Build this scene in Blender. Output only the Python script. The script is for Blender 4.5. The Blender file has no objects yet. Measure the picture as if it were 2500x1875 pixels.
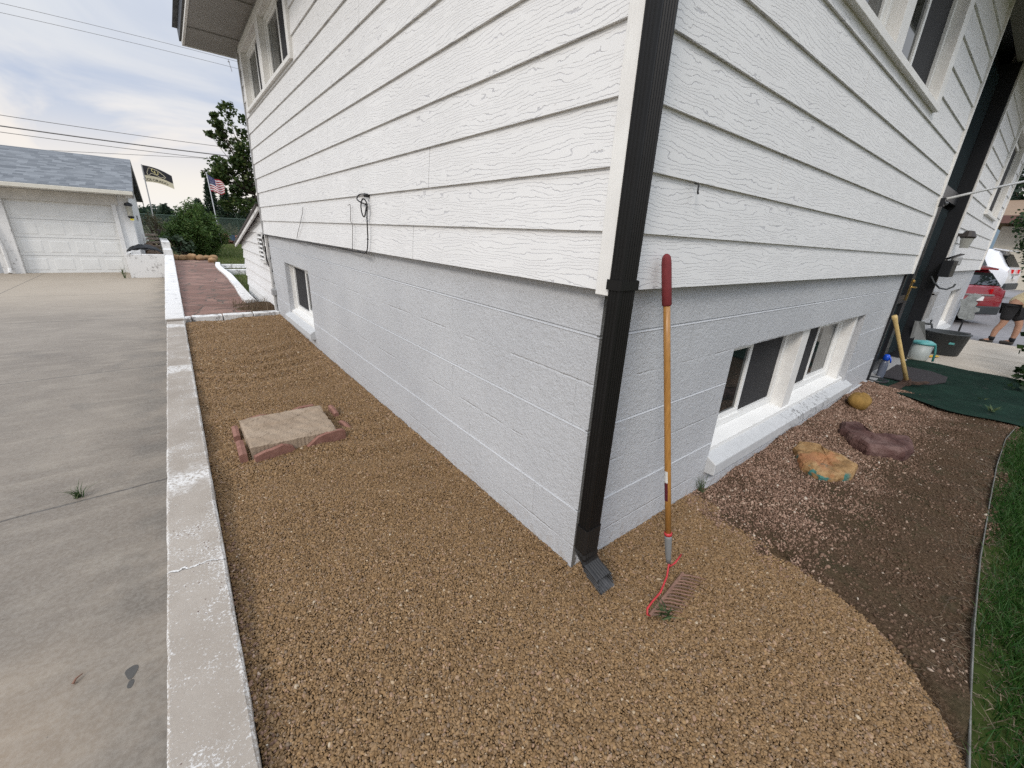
import bpy, bmesh, math, random
import numpy as np
from mathutils import Vector, Matrix
random.seed(7); RNG = np.random.default_rng(11)
SC = bpy.context.scene; COL = SC.collection; PI = math.pi

# ------------------------------------------------------------------ camera
cd = bpy.data.cameras.new('camera'); cam = bpy.data.objects.new('camera', cd); COL.objects.link(cam)
_R = [[0.78580467, -0.61638451, 0.05061641], [-0.172241, -0.29671582, -0.9393032], [0.59399063, 0.72939062, -0.33933387]]
mw = Matrix.Identity(4)
for i in range(3):
    mw[i][0] = _R[0][i]; mw[i][1] = -_R[1][i]; mw[i][2] = -_R[2][i]
mw.translation = Vector((-1.2293, -0.9917, 1.4722)); cam.matrix_world = mw
cd.sensor_fit = 'HORIZONTAL'; cd.sensor_width = 36; cd.lens = 14.362; cd.clip_start = 0.02; cd.clip_end = 3000
SC.camera = cam

# ------------------------------------------------------------------ world + sun
SUN_EL, SUN_AZ = math.radians(36), math.radians(206)      # azimuth measured from +X, counter-clockwise
world = bpy.data.worlds.new('World'); SC.world = world; world.use_nodes = True
nt = world.node_tree; nt.nodes.clear()
def wn(t, **k):
    n = nt.nodes.new(t)
    for a, b in k.items(): setattr(n, a, b)
    return n
def wl(a, b): nt.links.new(a, b)
out = wn('ShaderNodeOutputWorld')
sky = wn('ShaderNodeTexSky', sky_type='NISHITA', sun_disc=False, sun_elevation=SUN_EL, sun_rotation=PI/2 - SUN_AZ)
bg = wn('ShaderNodeBackground'); bg.inputs[1].default_value = 0.06; wl(sky.outputs[0], bg.inputs[0])
tc = wn('ShaderNodeTexCoord'); sp = wn('ShaderNodeSeparateXYZ'); wl(tc.outputs['Generated'], sp.inputs[0])
def wm(op, a, b=None):
    n = wn('ShaderNodeMath', operation=op)
    for i, v in enumerate((a, b)):
        if v is None: continue
        if isinstance(v, (int, float)): n.inputs[i].default_value = v
        else: wl(v, n.inputs[i])
    return n.outputs[0]
zc = wm('MAXIMUM', sp.outputs[2], 0.0); den = wm('ADD', zc, 0.22)
cx = wm('DIVIDE', sp.outputs[0], den); cy = wm('DIVIDE', sp.outputs[1], den)
cv = wn('ShaderNodeCombineXYZ'); wl(wm('MULTIPLY', cx, 0.8), cv.inputs[0]); wl(wm('MULTIPLY', cy, 0.6), cv.inputs[1])
n1 = wn('ShaderNodeTexNoise'); n1.inputs['Scale'].default_value = 1.7; n1.inputs['Detail'].default_value = 8; n1.inputs['Roughness'].default_value = 0.55; n1.inputs['Distortion'].default_value = 0.7
wl(cv.outputs[0], n1.inputs['Vector'])
mr = wn('ShaderNodeMapRange', interpolation_type='SMOOTHSTEP'); wl(n1.outputs['Fac'], mr.inputs[0])
mr.inputs[1].default_value = 0.34; mr.inputs[2].default_value = 0.62
lowcloud = wn('ShaderNodeMapRange', interpolation_type='SMOOTHSTEP'); wl(zc, lowcloud.inputs[0]); lowcloud.inputs[1].default_value = 0.20; lowcloud.inputs[2].default_value = 0.04
cov = wm('MAXIMUM', mr.outputs[0], lowcloud.outputs[0])
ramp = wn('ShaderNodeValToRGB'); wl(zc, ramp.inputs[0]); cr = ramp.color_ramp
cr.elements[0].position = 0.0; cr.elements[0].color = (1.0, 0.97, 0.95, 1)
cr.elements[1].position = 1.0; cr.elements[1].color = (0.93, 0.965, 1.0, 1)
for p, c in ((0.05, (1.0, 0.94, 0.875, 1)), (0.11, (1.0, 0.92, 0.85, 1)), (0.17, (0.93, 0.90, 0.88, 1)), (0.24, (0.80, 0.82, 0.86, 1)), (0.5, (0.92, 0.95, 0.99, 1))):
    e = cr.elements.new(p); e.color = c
blue = wn('ShaderNodeRGB'); blue.outputs[0].default_value = (0.55, 0.62, 0.77, 1)
mixc = wn('ShaderNodeMix', data_type='RGBA'); wl(cov, mixc.inputs[0]); wl(blue.outputs[0], mixc.inputs[6]); wl(ramp.outputs[0], mixc.inputs[7])
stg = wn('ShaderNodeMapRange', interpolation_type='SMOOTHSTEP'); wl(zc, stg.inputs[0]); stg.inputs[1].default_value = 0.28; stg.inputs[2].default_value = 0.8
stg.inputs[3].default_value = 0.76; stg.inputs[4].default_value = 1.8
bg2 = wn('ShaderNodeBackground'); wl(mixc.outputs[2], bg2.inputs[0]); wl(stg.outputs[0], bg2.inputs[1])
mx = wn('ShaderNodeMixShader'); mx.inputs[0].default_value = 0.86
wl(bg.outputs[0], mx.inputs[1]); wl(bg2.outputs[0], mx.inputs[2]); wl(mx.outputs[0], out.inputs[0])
sd = bpy.data.lights.new('sun', 'SUN'); sd.energy = 1.25; sd.angle = math.radians(14); sd.color = (1.0, 0.92, 0.83)
so = bpy.data.objects.new('sun', sd); COL.objects.link(so); so.location = (-10, -8, 20)
sdir = Vector((math.cos(SUN_EL)*math.cos(SUN_AZ), math.cos(SUN_EL)*math.sin(SUN_AZ), math.sin(SUN_EL)))
so.rotation_euler = sdir.to_track_quat('Z', 'Y').to_euler()
vs = SC.view_settings; vs.view_transform = 'Standard'; vs.look = 'None'; vs.gamma = 1.0; vs.exposure = 0.46; vs.use_curve_mapping = False
SC.cycles.max_bounces = 6; SC.cycles.diffuse_bounces = 3; SC.cycles.glossy_bounces = 3; SC.cycles.use_denoising = False

# ------------------------------------------------------------------ node helpers
class G:
    def __init__(s, name):
        s.m = bpy.data.materials.new(name); s.m.use_nodes = True; s.t = s.m.node_tree; s.t.nodes.clear()
        s.o = s.n('ShaderNodeOutputMaterial'); s.b = s.n('ShaderNodeBsdfPrincipled'); s.l(s.b.outputs[0], s.o.inputs[0]); s._pos = None
    def n(s, t, **k):
        x = s.t.nodes.new(t)
        for a, b in k.items(): setattr(x, a, b)
        return x
    def l(s, a, b): s.t.links.new(a, b)
    def put(s, v, sock):
        if isinstance(v, bpy.types.NodeSocket): s.l(v, sock)
        elif isinstance(v, (tuple, list)):
            if sock.type == 'RGBA': sock.default_value = (v[0], v[1], v[2], 1)
            else: sock.default_value = v
        else: sock.default_value = v
    def math(s, op, a, b=None, c=None):
        x = s.n('ShaderNodeMath', operation=op)
        for i, v in enumerate((a, b, c)):
            if v is not None: s.put(v, x.inputs[i])
        return x.outputs[0]
    def pos(s):
        if not s._pos:
            g = s.n('ShaderNodeNewGeometry'); q = s.n('ShaderNodeSeparateXYZ'); s.l(g.outputs['Position'], q.inputs[0])
            s._pos = (g.outputs['Position'], q.outputs[0], q.outputs[1], q.outputs[2])
        return s._pos
    def comb(s, a, b, c):
        x = s.n('ShaderNodeCombineXYZ'); s.put(a, x.inputs[0]); s.put(b, x.inputs[1]); s.put(c, x.inputs[2]); return x.outputs[0]
    def noise(s, scale, detail=3, rough=0.55, vec=None, dist=0.0):
        x = s.n('ShaderNodeTexNoise'); x.inputs['Scale'].default_value = scale; x.inputs['Detail'].default_value = detail
        x.inputs['Roughness'].default_value = rough; x.inputs['Distortion'].default_value = dist
        s.l(vec if vec is not None else s.pos()[0], x.inputs['Vector']); return x.outputs['Fac']
    def voro(s, scale, feature='F1', vec=None, out='Distance', rand=1.0):
        x = s.n('ShaderNodeTexVoronoi', feature=feature); x.inputs['Scale'].default_value = scale; x.inputs['Randomness'].default_value = rand
        s.l(vec if vec is not None else s.pos()[0], x.inputs['Vector']); return x.outputs[out]
    def smooth(s, v, a, b, lo=0.0, hi=1.0):
        x = s.n('ShaderNodeMapRange', interpolation_type='SMOOTHSTEP'); s.put(v, x.inputs[0])
        for i, q in enumerate((a, b, lo, hi)): s.put(q, x.inputs[i+1])
        return x.outputs[0]
    def ramp(s, v, stops, const=False):
        x = s.n('ShaderNodeValToRGB'); s.put(v, x.inputs[0]); r = x.color_ramp
        if const: r.interpolation = 'CONSTANT'
        r.elements[0].position = stops[0][0]; r.elements[0].color = (*stops[0][1], 1)
        r.elements[1].position = stops[-1][0]; r.elements[1].color = (*stops[-1][1], 1)
        for p, c in stops[1:-1]:
            e = r.elements.new(p); e.color = (*c, 1)
        return x.outputs[0]
    def mix(s, f, a, b, mode='MIX'):
        x = s.n('ShaderNodeMix', data_type='RGBA', blend_type=mode); s.put(f, x.inputs[0]); s.put(a, x.inputs[6]); s.put(b, x.inputs[7]); return x.outputs[2]
    def bump(s, h, strength=0.3, dist=0.01):
        x = s.n('ShaderNodeBump'); x.inputs['Strength'].default_value = strength; x.inputs['Distance'].default_value = dist
        s.put(h, x.inputs['Height']); s.l(x.outputs[0], s.b.inputs['Normal'])
    def fin(s, col, rough=0.6, spec=0.5, metal=0.0):
        s.put(col, s.b.inputs['Base Color']); s.put(rough, s.b.inputs['Roughness']); s.b.inputs['Specular IOR Level'].default_value = spec
        s.b.inputs['Metallic'].default_value = metal; return s.m
def plain(name, col, rough=0.6, var=0.12, scale=6.0, bump=0.0, bscale=80.0, spec=0.4, metal=0.0):
    g = G(name); f = g.noise(scale, 5)
    lo = tuple(c*(1-var) for c in col); hi = tuple(min(1, c*(1+var)) for c in col)
    c = g.ramp(f, [(0.3, lo), (0.7, hi)])
    if bump: g.bump(g.noise(bscale, 4), bump, 0.004)
    return g.fin(c, rough, spec, metal)

# ------------------------------------------------------------------ mesh helpers
class MB:
    def __init__(s): s.v = []; s.f = []; s.mi = []
    def add(s, vs, fs, mi=0):
        o = len(s.v); s.v += [tuple(p) for p in vs]; s.f += [tuple(o+i for i in f) for f in fs]; s.mi += [mi]*len(fs); return s
    def box(s, x0, x1, y0, y1, z0, z1, mi=0):
        return s.add([(x0,y0,z0),(x1,y0,z0),(x1,y1,z0),(x0,y1,z0),(x0,y0,z1),(x1,y0,z1),(x1,y1,z1),(x0,y1,z1)],
                     [(0,3,2,1),(4,5,6,7),(0,1,5,4),(1,2,6,5),(2,3,7,6),(3,0,4,7)], mi)
    def fbox(s, face, u0, u1, d0, d1, z0, z1, mi=0):
        if face == 'L': return s.box(-d1, -d0, u0, u1, z0, z1, mi)
        return s.box(u0, u1, -d1, -d0, z0, z1, mi)
    def quad(s, a, b, c, d, mi=0): return s.add([a,b,c,d], [(0,1,2,3)], mi)
    def prism(s, poly, z0, z1, mi=0):
        n = len(poly); vs = [(p[0],p[1],z0) for p in poly]+[(p[0],p[1],z1) for p in poly]
        return s.add(vs, [tuple(range(n-1,-1,-1)), tuple(range(n,2*n))]+[(i,(i+1)%n,n+(i+1)%n,n+i) for i in range(n)], mi)
    def ring_loft(s, rings, mi=0, cap=True):
        n = len(rings[0]); vs = [p for r in rings for p in r]; fs = []
        for k in range(len(rings)-1):
            for i in range(n): fs.append((k*n+i, k*n+(i+1)%n, (k+1)*n+(i+1)%n, (k+1)*n+i))
        if cap: fs += [tuple(range(n-1,-1,-1)), tuple(range((len(rings)-1)*n, len(rings)*n))]
        return s.add(vs, fs, mi)
    def tube(s, pts, rad, sides=8, mi=0):
        pts = [Vector(p) for p in pts]; rs = rad if isinstance(rad, (list, tuple)) else [rad]*len(pts); rings = []
        up = Vector((0,0,1)); prev = None
        for i, p in enumerate(pts):
            t = (pts[min(i+1,len(pts)-1)]-pts[max(i-1,0)]).normalized()
            if prev is None:
                a = t.cross(up if abs(t.z) < 0.9 else Vector((1,0,0))).normalized()
            else:
                a = (prev - t*prev.dot(t)).normalized()
            prev = a; b = t.cross(a)
            rings.append([p + (a*math.cos(q)+b*math.sin(q))*rs[i] for q in [2*PI*j/sides for j in range(sides)]])
        return s.ring_loft(rings, mi)
    def lathe(s, c, prof, sides=16, mi=0):
        return s.ring_loft([[(c[0]+r*math.cos(2*PI*j/sides), c[1]+r*math.sin(2*PI*j/sides), c[2]+z) for j in range(sides)] for r, z in prof], mi)
    def blob(s, c, r, seed=0, amp=0.15, nu=14, nv=9, rot=0.0, mi=0):
        rg = random.Random(seed); ph = [rg.uniform(0, 6.28) for _ in range(9)]; rings = []
        for k in range(nv+1):
            th = PI*(0.02+0.96*k/nv); ring = []
            for j in range(nu):
                a = 2*PI*j/nu
                q = 1+amp*(math.sin(2*a+ph[0]+th)+0.7*math.sin(3*a+ph[1]-2*th)+0.5*math.sin(5*a+ph[2]+3*th)+0.5*math.sin(4*th+ph[3]))/2
                x, y, z = r[0]*q*math.sin(th)*math.cos(a), r[1]*q*math.sin(th)*math.sin(a), -r[2]*q*math.cos(th)
                ring.append((c[0]+x*math.cos(rot)-y*math.sin(rot), c[1]+x*math.sin(rot)+y*math.cos(rot), c[2]+z))
            rings.append(ring)
        return s.ring_loft(rings, mi)
WLOC = {}
def link(name, mb, mats, base, smooth=False, bevel=0.0):
    me = bpy.data.meshes.new(name)
    vs = [(p[0]-base[0], p[1]-base[1], p[2]-base[2]) for p in mb.v]
    me.from_pydata(vs, [], mb.f)
    mats = mats if isinstance(mats, (list, tuple)) else [mats]
    for m in mats: me.materials.append(m)
    if len(mats) > 1: me.polygons.foreach_set('material_index', mb.mi)
    if smooth: me.polygons.foreach_set('use_smooth', [True]*len(mb.f))
    me.update()
    o = bpy.data.objects.new(name, me); COL.objects.link(o)
    if bevel:
        md = o.modifiers.new('bevel', 'BEVEL'); md.width = bevel; md.segments = 2; md.limit_method = 'ANGLE'
    return o
def tag(o, label, cat=None, group=None, kind=None):
    if label: o['label'] = label
    if cat: o['category'] = cat
    if group: o['group'] = group
    if kind: o['kind'] = kind
    return o
def thing(name, loc, label, cat, group=None):
    o = bpy.data.objects.new(name, None); COL.objects.link(o); o.location = loc; o.empty_display_size = 0.1
    WLOC[o.name] = Vector(loc); return tag(o, label, cat, group)
def part(name, mb, mat, parent, smooth=False, bevel=0.0, label=None):
    b = WLOC[parent.name]; o = link(name, mb, mat, b, smooth, bevel); o.parent = parent; WLOC[o.name] = b
    if label: o['label'] = label
    return o
def solo(name, mb, mat, label, cat, group=None, smooth=False, bevel=0.0, kind=None, base=None):
    if base is None:
        a = np.array(mb.v); base = ((a[:,0].min()+a[:,0].max())/2, (a[:,1].min()+a[:,1].max())/2, a[:,2].min())
    o = link(name, mb, mat, base, smooth, bevel); o.location = base; WLOC[o.name] = Vector(base)
    return tag(o, label, cat, group, kind)
def struct(name, mb, mat, smooth=False): 
    o = link(name, mb, mat, (0,0,0), smooth); WLOC[o.name] = Vector((0,0,0)); o['kind'] = 'structure'; return o

# ------------------------------------------------------------------ materials
ZF, EXP = 1.3067, 0.1995
def siding_mat(name, col, groove):
    g = G(name); P, x, y, z = g.pos(); u = g.math('ADD', x, y)
    row = g.math('FLOOR', g.math('DIVIDE', g.math('SUBTRACT', z, ZF-0.0005), EXP))
    w = g.n('ShaderNodeTexWhiteNoise', noise_dimensions='1D'); g.l(row, w.inputs['W']); wv = w.outputs['Value']
    off = g.math('MULTIPLY', wv, 40.0)
    uo = g.math('ADD', u, off)
    big = g.noise(1.0, 2, 0.5, g.comb(g.math('MULTIPLY', uo, 2.4), g.math('MULTIPLY', z, 12.0), off))
    fine = g.noise(1.0, 3, 0.6, g.comb(g.math('MULTIPLY', uo, 34.0), g.math('MULTIPLY', z, 18.0), off))
    h = g.math('ADD', g.math('MULTIPLY', z, 68.0), g.math('ADD', g.math('MULTIPLY', big, 7.0), g.math('MULTIPLY', fine, 0.95)))
    tri = g.math('PINGPONG', h, 0.5)
    gate = g.smooth(g.noise(1.0, 2, 0.5, g.comb(g.math('MULTIPLY', uo, 7.0), g.math('MULTIPLY', z, 44.0), g.math('ADD', off, 9.0))), 0.37, 0.43)
    line = g.math('MULTIPLY', g.smooth(tri, 0.03, 0.085, 1.0, 0.0), gate)
    mott = g.noise(2.2, 6, 0.6)
    base = g.mix(g.smooth(mott, 0.35, 0.7), tuple(c*0.955 for c in col), col)
    # faint whitewash drips and dirt blooms that stay on the paint
    drip = g.smooth(g.noise(1.0, 4, 0.6, g.comb(g.math('MULTIPLY', u, 9.0), g.math('MULTIPLY', z, 0.9), 3.0)), 0.60, 0.75)
    base = g.mix(g.math('MULTIPLY', drip, 0.35), base, tuple(min(1, c*1.08) for c in col))
    spots = g.smooth(g.noise(38, 2, 0.5), 0.74, 0.78)
    base = g.mix(g.math('MULTIPLY', spots, 0.35), base, (0.36, 0.34, 0.31))
    c = g.mix(g.math('MULTIPLY', line, 0.72), base, groove)
    fz = g.math('FRACT', g.math('DIVIDE', g.math('SUBTRACT', z, ZF), EXP)); nu = g.math('PINGPONG', g.math('ADD', u, g.math('MULTIPLY', wv, 0.2)), 0.2032)
    nail = g.math('MULTIPLY', g.smooth(nu, 0.0035, 0.0055, 1.0, 0.0), g.smooth(g.math('ABSOLUTE', g.math('SUBTRACT', fz, 0.13)), 0.016, 0.026, 1.0, 0.0)); c = g.mix(g.math('MULTIPLY', nail, 0.35), c, (0.40, 0.38, 0.36))
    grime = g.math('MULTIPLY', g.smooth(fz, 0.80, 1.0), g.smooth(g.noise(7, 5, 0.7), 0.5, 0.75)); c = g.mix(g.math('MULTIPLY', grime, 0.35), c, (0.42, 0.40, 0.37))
    g.bump(g.math('ADD', g.math('MULTIPLY', line, -1.0), g.math('MULTIPLY', g.noise(150, 3), 0.10)), 0.5, 0.0018)
    return g.fin(c, 0.55, 0.35)
def block_mat():
    g = G('painted_block'); P, x, y, z = g.pos(); u = g.math('ADD', x, y)
    f1 = g.noise(85, 4, 0.6); f2 = g.noise(26, 4, 0.65); pit = g.smooth(g.voro(120), 0.0, 0.30)
    weak = None
    for zz in (0.926, 0.524, 0.122):
        wob = g.math('MULTIPLY', g.math('SUBTRACT', g.noise(14, 3), 0.5), 0.012)
        d = g.math('ABSOLUTE', g.math('ADD', g.math('SUBTRACT', z, zz), wob)); m = g.smooth(d, 0.0015, 0.006, 1.0, 0.0)
        weak = m if weak is None else g.math('ADD', weak, m)
    weak = g.math('MULTIPLY', weak, g.smooth(g.noise(3.5, 4, 0.7), 0.42, 0.62))
    course = g.math('FLOOR', g.math('DIVIDE', g.math('SUBTRACT', z, 0.122), 0.2012))
    vu = g.math('PINGPONG', g.math('ADD', g.math('ADD', u, g.math('MULTIPLY', course, 0.203)), 0.11), 0.203)
    vj = g.math('MULTIPLY', g.smooth(vu, 0.001, 0.0035, 1.0, 0.0), g.smooth(g.noise(4, 4, 0.7), 0.45, 0.60))
    joints = g.math('ADD', weak, g.math('MULTIPLY', vj, 0.8))
    col = g.mix(g.smooth(g.noise(1.3, 5), 0.3, 0.7), (0.45, 0.462, 0.48), (0.51, 0.522, 0.538))
    col = g.mix(g.math('MULTIPLY', g.smooth(f2, 0.35, 0.6, 1.0, 0.0), 0.16), col, (0.36, 0.365, 0.37))
    col = g.mix(g.math('MULTIPLY', joints, 0.30), col, (0.60, 0.61, 0.62))
    # strip beside the front corner that the painters missed: x just right of 0 on the front face
    raw = g.math('MULTIPLY', g.smooth(g.math('ADD', x, g.math('MULTIPLY', g.math('SUBTRACT', g.noise(45, 3), 0.5), 0.03)), 0.024, 0.034, 1.0, 0.0), g.smooth(y, 0.02, 0.012, 0.0, 1.0))
    raw = g.math('MULTIPLY', raw, g.smooth(x, 0.0005, 0.0015))
    col = g.mix(raw, col, (0.13, 0.13, 0.125))
    splash = g.math('MULTIPLY', g.smooth(z, 0.16, 0.0, 0.0, 1.0), g.smooth(g.noise(22, 5, 0.7), 0.45, 0.7)); col = g.mix(g.math('MULTIPLY', splash, 0.45), col, (0.30, 0.25, 0.20))
    hgt = g.math('ADD', g.math('ADD', g.math('MULTIPLY', f1, 0.9), g.math('MULTIPLY', f2, 1.1)), g.math('SUBTRACT', g.math('MULTIPLY', pit, 0.35), g.math('MULTIPLY', joints, 0.9)))
    g.bump(hgt, 0.62, 0.009)
    return g.fin(col, 0.55, 0.4)
def concrete_mat():
    g = G('driveway_concrete'); P, x, y, z = g.pos()
    big = g.noise(0.8, 6, 0.6, dist=0.6); mid = g.noise(1.0, 5, 0.65, g.comb(g.math('MULTIPLY', x, 2.0), g.math('MULTIPLY', y, 7.0), 0.0)); fine = g.noise(55, 4, 0.6)
    c = g.ramp(big, [(0.3, (0.142, 0.119, 0.096)), (0.5, (0.176, 0.149, 0.120)), (0.72, (0.222, 0.19, 0.154))])
    c = g.mix(g.math('MULTIPLY', g.smooth(mid, 0.45, 0.7), 0.35), c, (0.30, 0.262, 0.212))
    c = g.mix(g.math('MULTIPLY', g.smooth(g.noise(1.7, 4, dist=1.0), 0.56, 0.72), 0.45), c, (0.108, 0.094, 0.079))
    rust = g.math('MULTIPLY', g.smooth(g.math('ADD', x, g.math('MULTIPLY', g.noise(2.0, 4), 0.9)), -1.75, -1.35, 1.0, 0.0), g.smooth(y, 1.5, 1.0, 0.0, 1.0))
    c = g.mix(g.math('MULTIPLY', rust, g.math('MULTIPLY', g.noise(4, 4), 0.5)), c, (0.38, 0.26, 0.15))
    far = g.smooth(y, 9.0, 15.0)
    c = g.mix(g.math('MULTIPLY', far, 0.6), c, (0.36, 0.30, 0.225))
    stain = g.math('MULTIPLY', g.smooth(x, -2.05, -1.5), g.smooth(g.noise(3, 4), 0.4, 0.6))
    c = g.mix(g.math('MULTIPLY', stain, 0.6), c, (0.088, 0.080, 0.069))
    wob = g.math('MULTIPLY', g.math('SUBTRACT', g.noise(6, 3), 0.5), 0.02); jm = None
    for yj, tilt in ((2.745, 0.045), (6.13, 0.05), (9.85, -0.1), (13.6, 0.0), (17.2, 0.0)):
        d = g.math('ABSOLUTE', g.math('ADD', g.math('SUBTRACT', g.math('SUBTRACT', y, yj), g.math('MULTIPLY', g.math('ADD', x, 1.55), tilt)), wob))
        m = g.smooth(d, 0.003, 0.015, 1.0, 0.0); jm = m if jm is None else g.math('MAXIMUM', jm, m)
    d = g.math('ABSOLUTE', g.math('ADD', g.math('ADD', x, 4.66), wob)); jm = g.math('MAXIMUM', jm, g.smooth(d, 0.004, 0.012, 1.0, 0.0))
    c = g.mix(g.math('MULTIPLY', jm, 0.9), c, (0.045, 0.04, 0.036))
    specks = g.smooth(g.voro(22), 0.035, 0.06, 1.0, 0.0)
    c = g.mix(g.math('MULTIPLY', specks, g.smooth(g.noise(5, 2), 0.5, 0.6)), c, (0.06, 0.05, 0.045))
    c = g.mix(g.math('MULTIPLY', g.smooth(fine, 0.3, 0.7), 0.18), c, (0.42, 0.40, 0.36))
    g.bump(g.math('SUBTRACT', fine, g.math('MULTIPLY', jm, 1.5)), 0.25, 0.004)
    return g.fin(c, 0.7, 0.3)
def curb_mat():
    g = G('worn_white_concrete'); P, x, y, z = g.pos()
    c = g.ramp(g.noise(3, 6, 0.6), [(0.3, (0.27, 0.235, 0.198)), (0.7, (0.355, 0.318, 0.276))])
    edge = g.math('MAXIMUM', g.smooth(x, -1.312, -1.285), g.smooth(x, -1.492, -1.472, 1.0, 0.0))
    wn_ = g.noise(105, 6, 0.8); wn2 = g.noise(6.5, 4, 0.6)
    thr = g.math('SUBTRACT', 0.60, g.math('ADD', g.math('MULTIPLY', g.smooth(wn2, 0.42, 0.68), 0.085), g.math('MULTIPLY', edge, 0.11)))
    white = g.math('MULTIPLY', g.smooth(g.math('SUBTRACT', wn_, thr), -0.02, 0.06), 0.85)
    for yc in (1.75, 4.1, 6.35):
        wide = g.smooth(g.math('ABSOLUTE', g.math('ADD', g.math('SUBTRACT', y, yc), g.math('MULTIPLY', g.math('SUBTRACT', g.noise(9, 3), 0.5), 0.3))), 0.05, 0.16, 1.0, 0.0)
        white = g.math('MAXIMUM', white, g.math('MULTIPLY', wide, g.smooth(g.noise(60, 5, 0.75), 0.38, 0.56)))
    wob = g.math('MULTIPLY', g.math('SUBTRACT', g.noise(16, 4, 0.6), 0.5), 0.09)
    d = g.math('ADD', g.math('SUBTRACT', g.math('SUBTRACT', y, 0.93), g.math('MULTIPLY', g.math('ADD', x, 1.4), -0.15)), wob)
    crack = g.smooth(g.math('ABSOLUTE', d), 0.002, 0.007, 1.0, 0.0); dark = g.smooth(g.math('ABSOLUTE', g.math('ADD', d, 0.006)), 0.001, 0.004, 1.0, 0.0)
    white = g.math('MAXIMUM', white, crack)
    allw = g.smooth(y, 6.75, 6.85); white = g.math('MAXIMUM', white, allw)
    c = g.mix(white, c, (0.62, 0.61, 0.59)); c = g.mix(g.math('MULTIPLY', dark, 0.8), c, (0.07, 0.065, 0.06))
    sp_ = g.math('MULTIPLY', g.smooth(g.voro(38), 0.09, 0.15, 1.0, 0.0), g.smooth(g.noise(3.2, 4), 0.50, 0.58))
    c = g.mix(sp_, c, (0.10, 0.06, 0.05))
    joint = g.smooth(g.math('PINGPONG', g.math('ADD', y, g.math('MULTIPLY', g.noise(8, 2), 0.03)), 0.20), 0.004, 0.012, 1.0, 0.0)
    c = g.mix(g.math('MULTIPLY', g.math('MULTIPLY', joint, allw), 0.4), c, (0.3, 0.29, 0.28))
    c = g.mix(g.math('MULTIPLY', g.math('MULTIPLY', g.smooth(g.noise(7, 6, 0.75), 0.53, 0.66), allw), 0.75), c, (0.33, 0.325, 0.32))
    g.bump(g.math('ADD', g.noise(90, 4), g.math('MULTIPLY', white, 0.5)), 0.35, 0.004)
    return g.fin(c, 0.75, 0.25)
def old_white_mat(name, worn=0.58):
    g = G(name)
    c = g.mix(g.smooth(g.noise(9, 6, 0.7), worn, worn+0.1), (0.66, 0.655, 0.64), (0.30, 0.29, 0.28))
    g.bump(g.noise(70, 4), 0.3, 0.004); return g.fin(c, 0.75, 0.25)
def stone_mat(name, stops, scale=5, b=0.6, bs=30):
    g = G(name); f = g.noise(scale, 6, 0.65, dist=0.5); c = g.ramp(f, stops); g.bump(g.math('ADD', g.noise(bs, 5, 0.65), g.noise(bs*4, 3)), b, 0.006); return g.fin(c, 0.85, 0.2)
def flag_stone_mat():
    g = G('red_flagstone'); P, x, y, z = g.pos()
    v = g.comb(g.math('MULTIPLY', x, 2.0), g.math('MULTIPLY', y, 3.0), 0.0)
    wv = g.n('ShaderNodeVectorMath', operation='ADD'); nx = g.n('ShaderNodeTexNoise'); nx.inputs['Scale'].default_value = 2.5; g.l(P, nx.inputs['Vector']); g.l(v, wv.inputs[0]); g.l(nx.outputs['Color'], wv.inputs[1])
    e = g.voro(1.0, 'DISTANCE_TO_EDGE', wv.outputs[0]); cc = g.voro(1.0, 'F1', wv.outputs[0], 'Color')
    q = g.n('ShaderNodeSeparateColor'); g.l(cc, q.inputs[0])
    c = g.ramp(q.outputs[0], [(0.0, (0.155, 0.09, 0.07)), (0.5, (0.20, 0.118, 0.094)), (0.93, (0.245, 0.15, 0.12)), (1.0, (0.32, 0.22, 0.16))])
    c = g.mix(g.math('MULTIPLY', g.smooth(g.noise(7, 5), 0.4, 0.7), 0.5), c, (0.17, 0.10, 0.085))
    gap = g.smooth(e, 0.015, 0.05, 1.0, 0.0); c = g.mix(gap, c, (0.105, 0.085, 0.07))
    g.bump(g.math('SUBTRACT', g.noise(25, 5), g.math('MULTIPLY', gap, 1.5)), 0.5, 0.015); return g.fin(c, 0.85, 0.2)
def bark_mat(): return stone_mat('bark', [(0.3, (0.05, 0.04, 0.03)), (0.7, (0.12, 0.095, 0.075))], 8, 0.8, 25)
def leaf_mat(name, a, b, c_):
    g = G(name); oi = g.n('ShaderNodeNewGeometry')
    c = g.ramp(oi.outputs['Random Per Island'], [(0.0, a), (0.6, b), (1.0, c_)])
    g.fin(c, 0.55, 0.3)
    tr = g.n('ShaderNodeBsdfTranslucent'); g.l(c, tr.inputs[0]); ms = g.n('ShaderNodeMixShader'); ms.inputs[0].default_value = 0.3
    g.l(g.b.outputs[0], ms.inputs[1]); g.l(tr.outputs[0], ms.inputs[2]); g.l(ms.outputs[0], g.o.inputs[0]); return g.m
def pebble_mat(name, stops):
    g = G(name); oi = g.n('ShaderNodeObjectInfo'); c = g.ramp(oi.outputs['Random'], stops)
    c = g.mix(g.math('MULTIPLY', g.smooth(g.noise(140, 3), 0.4, 0.7), 0.3), c, (0.11, 0.075, 0.045)); return g.fin(c, 0.75, 0.25)
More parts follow.
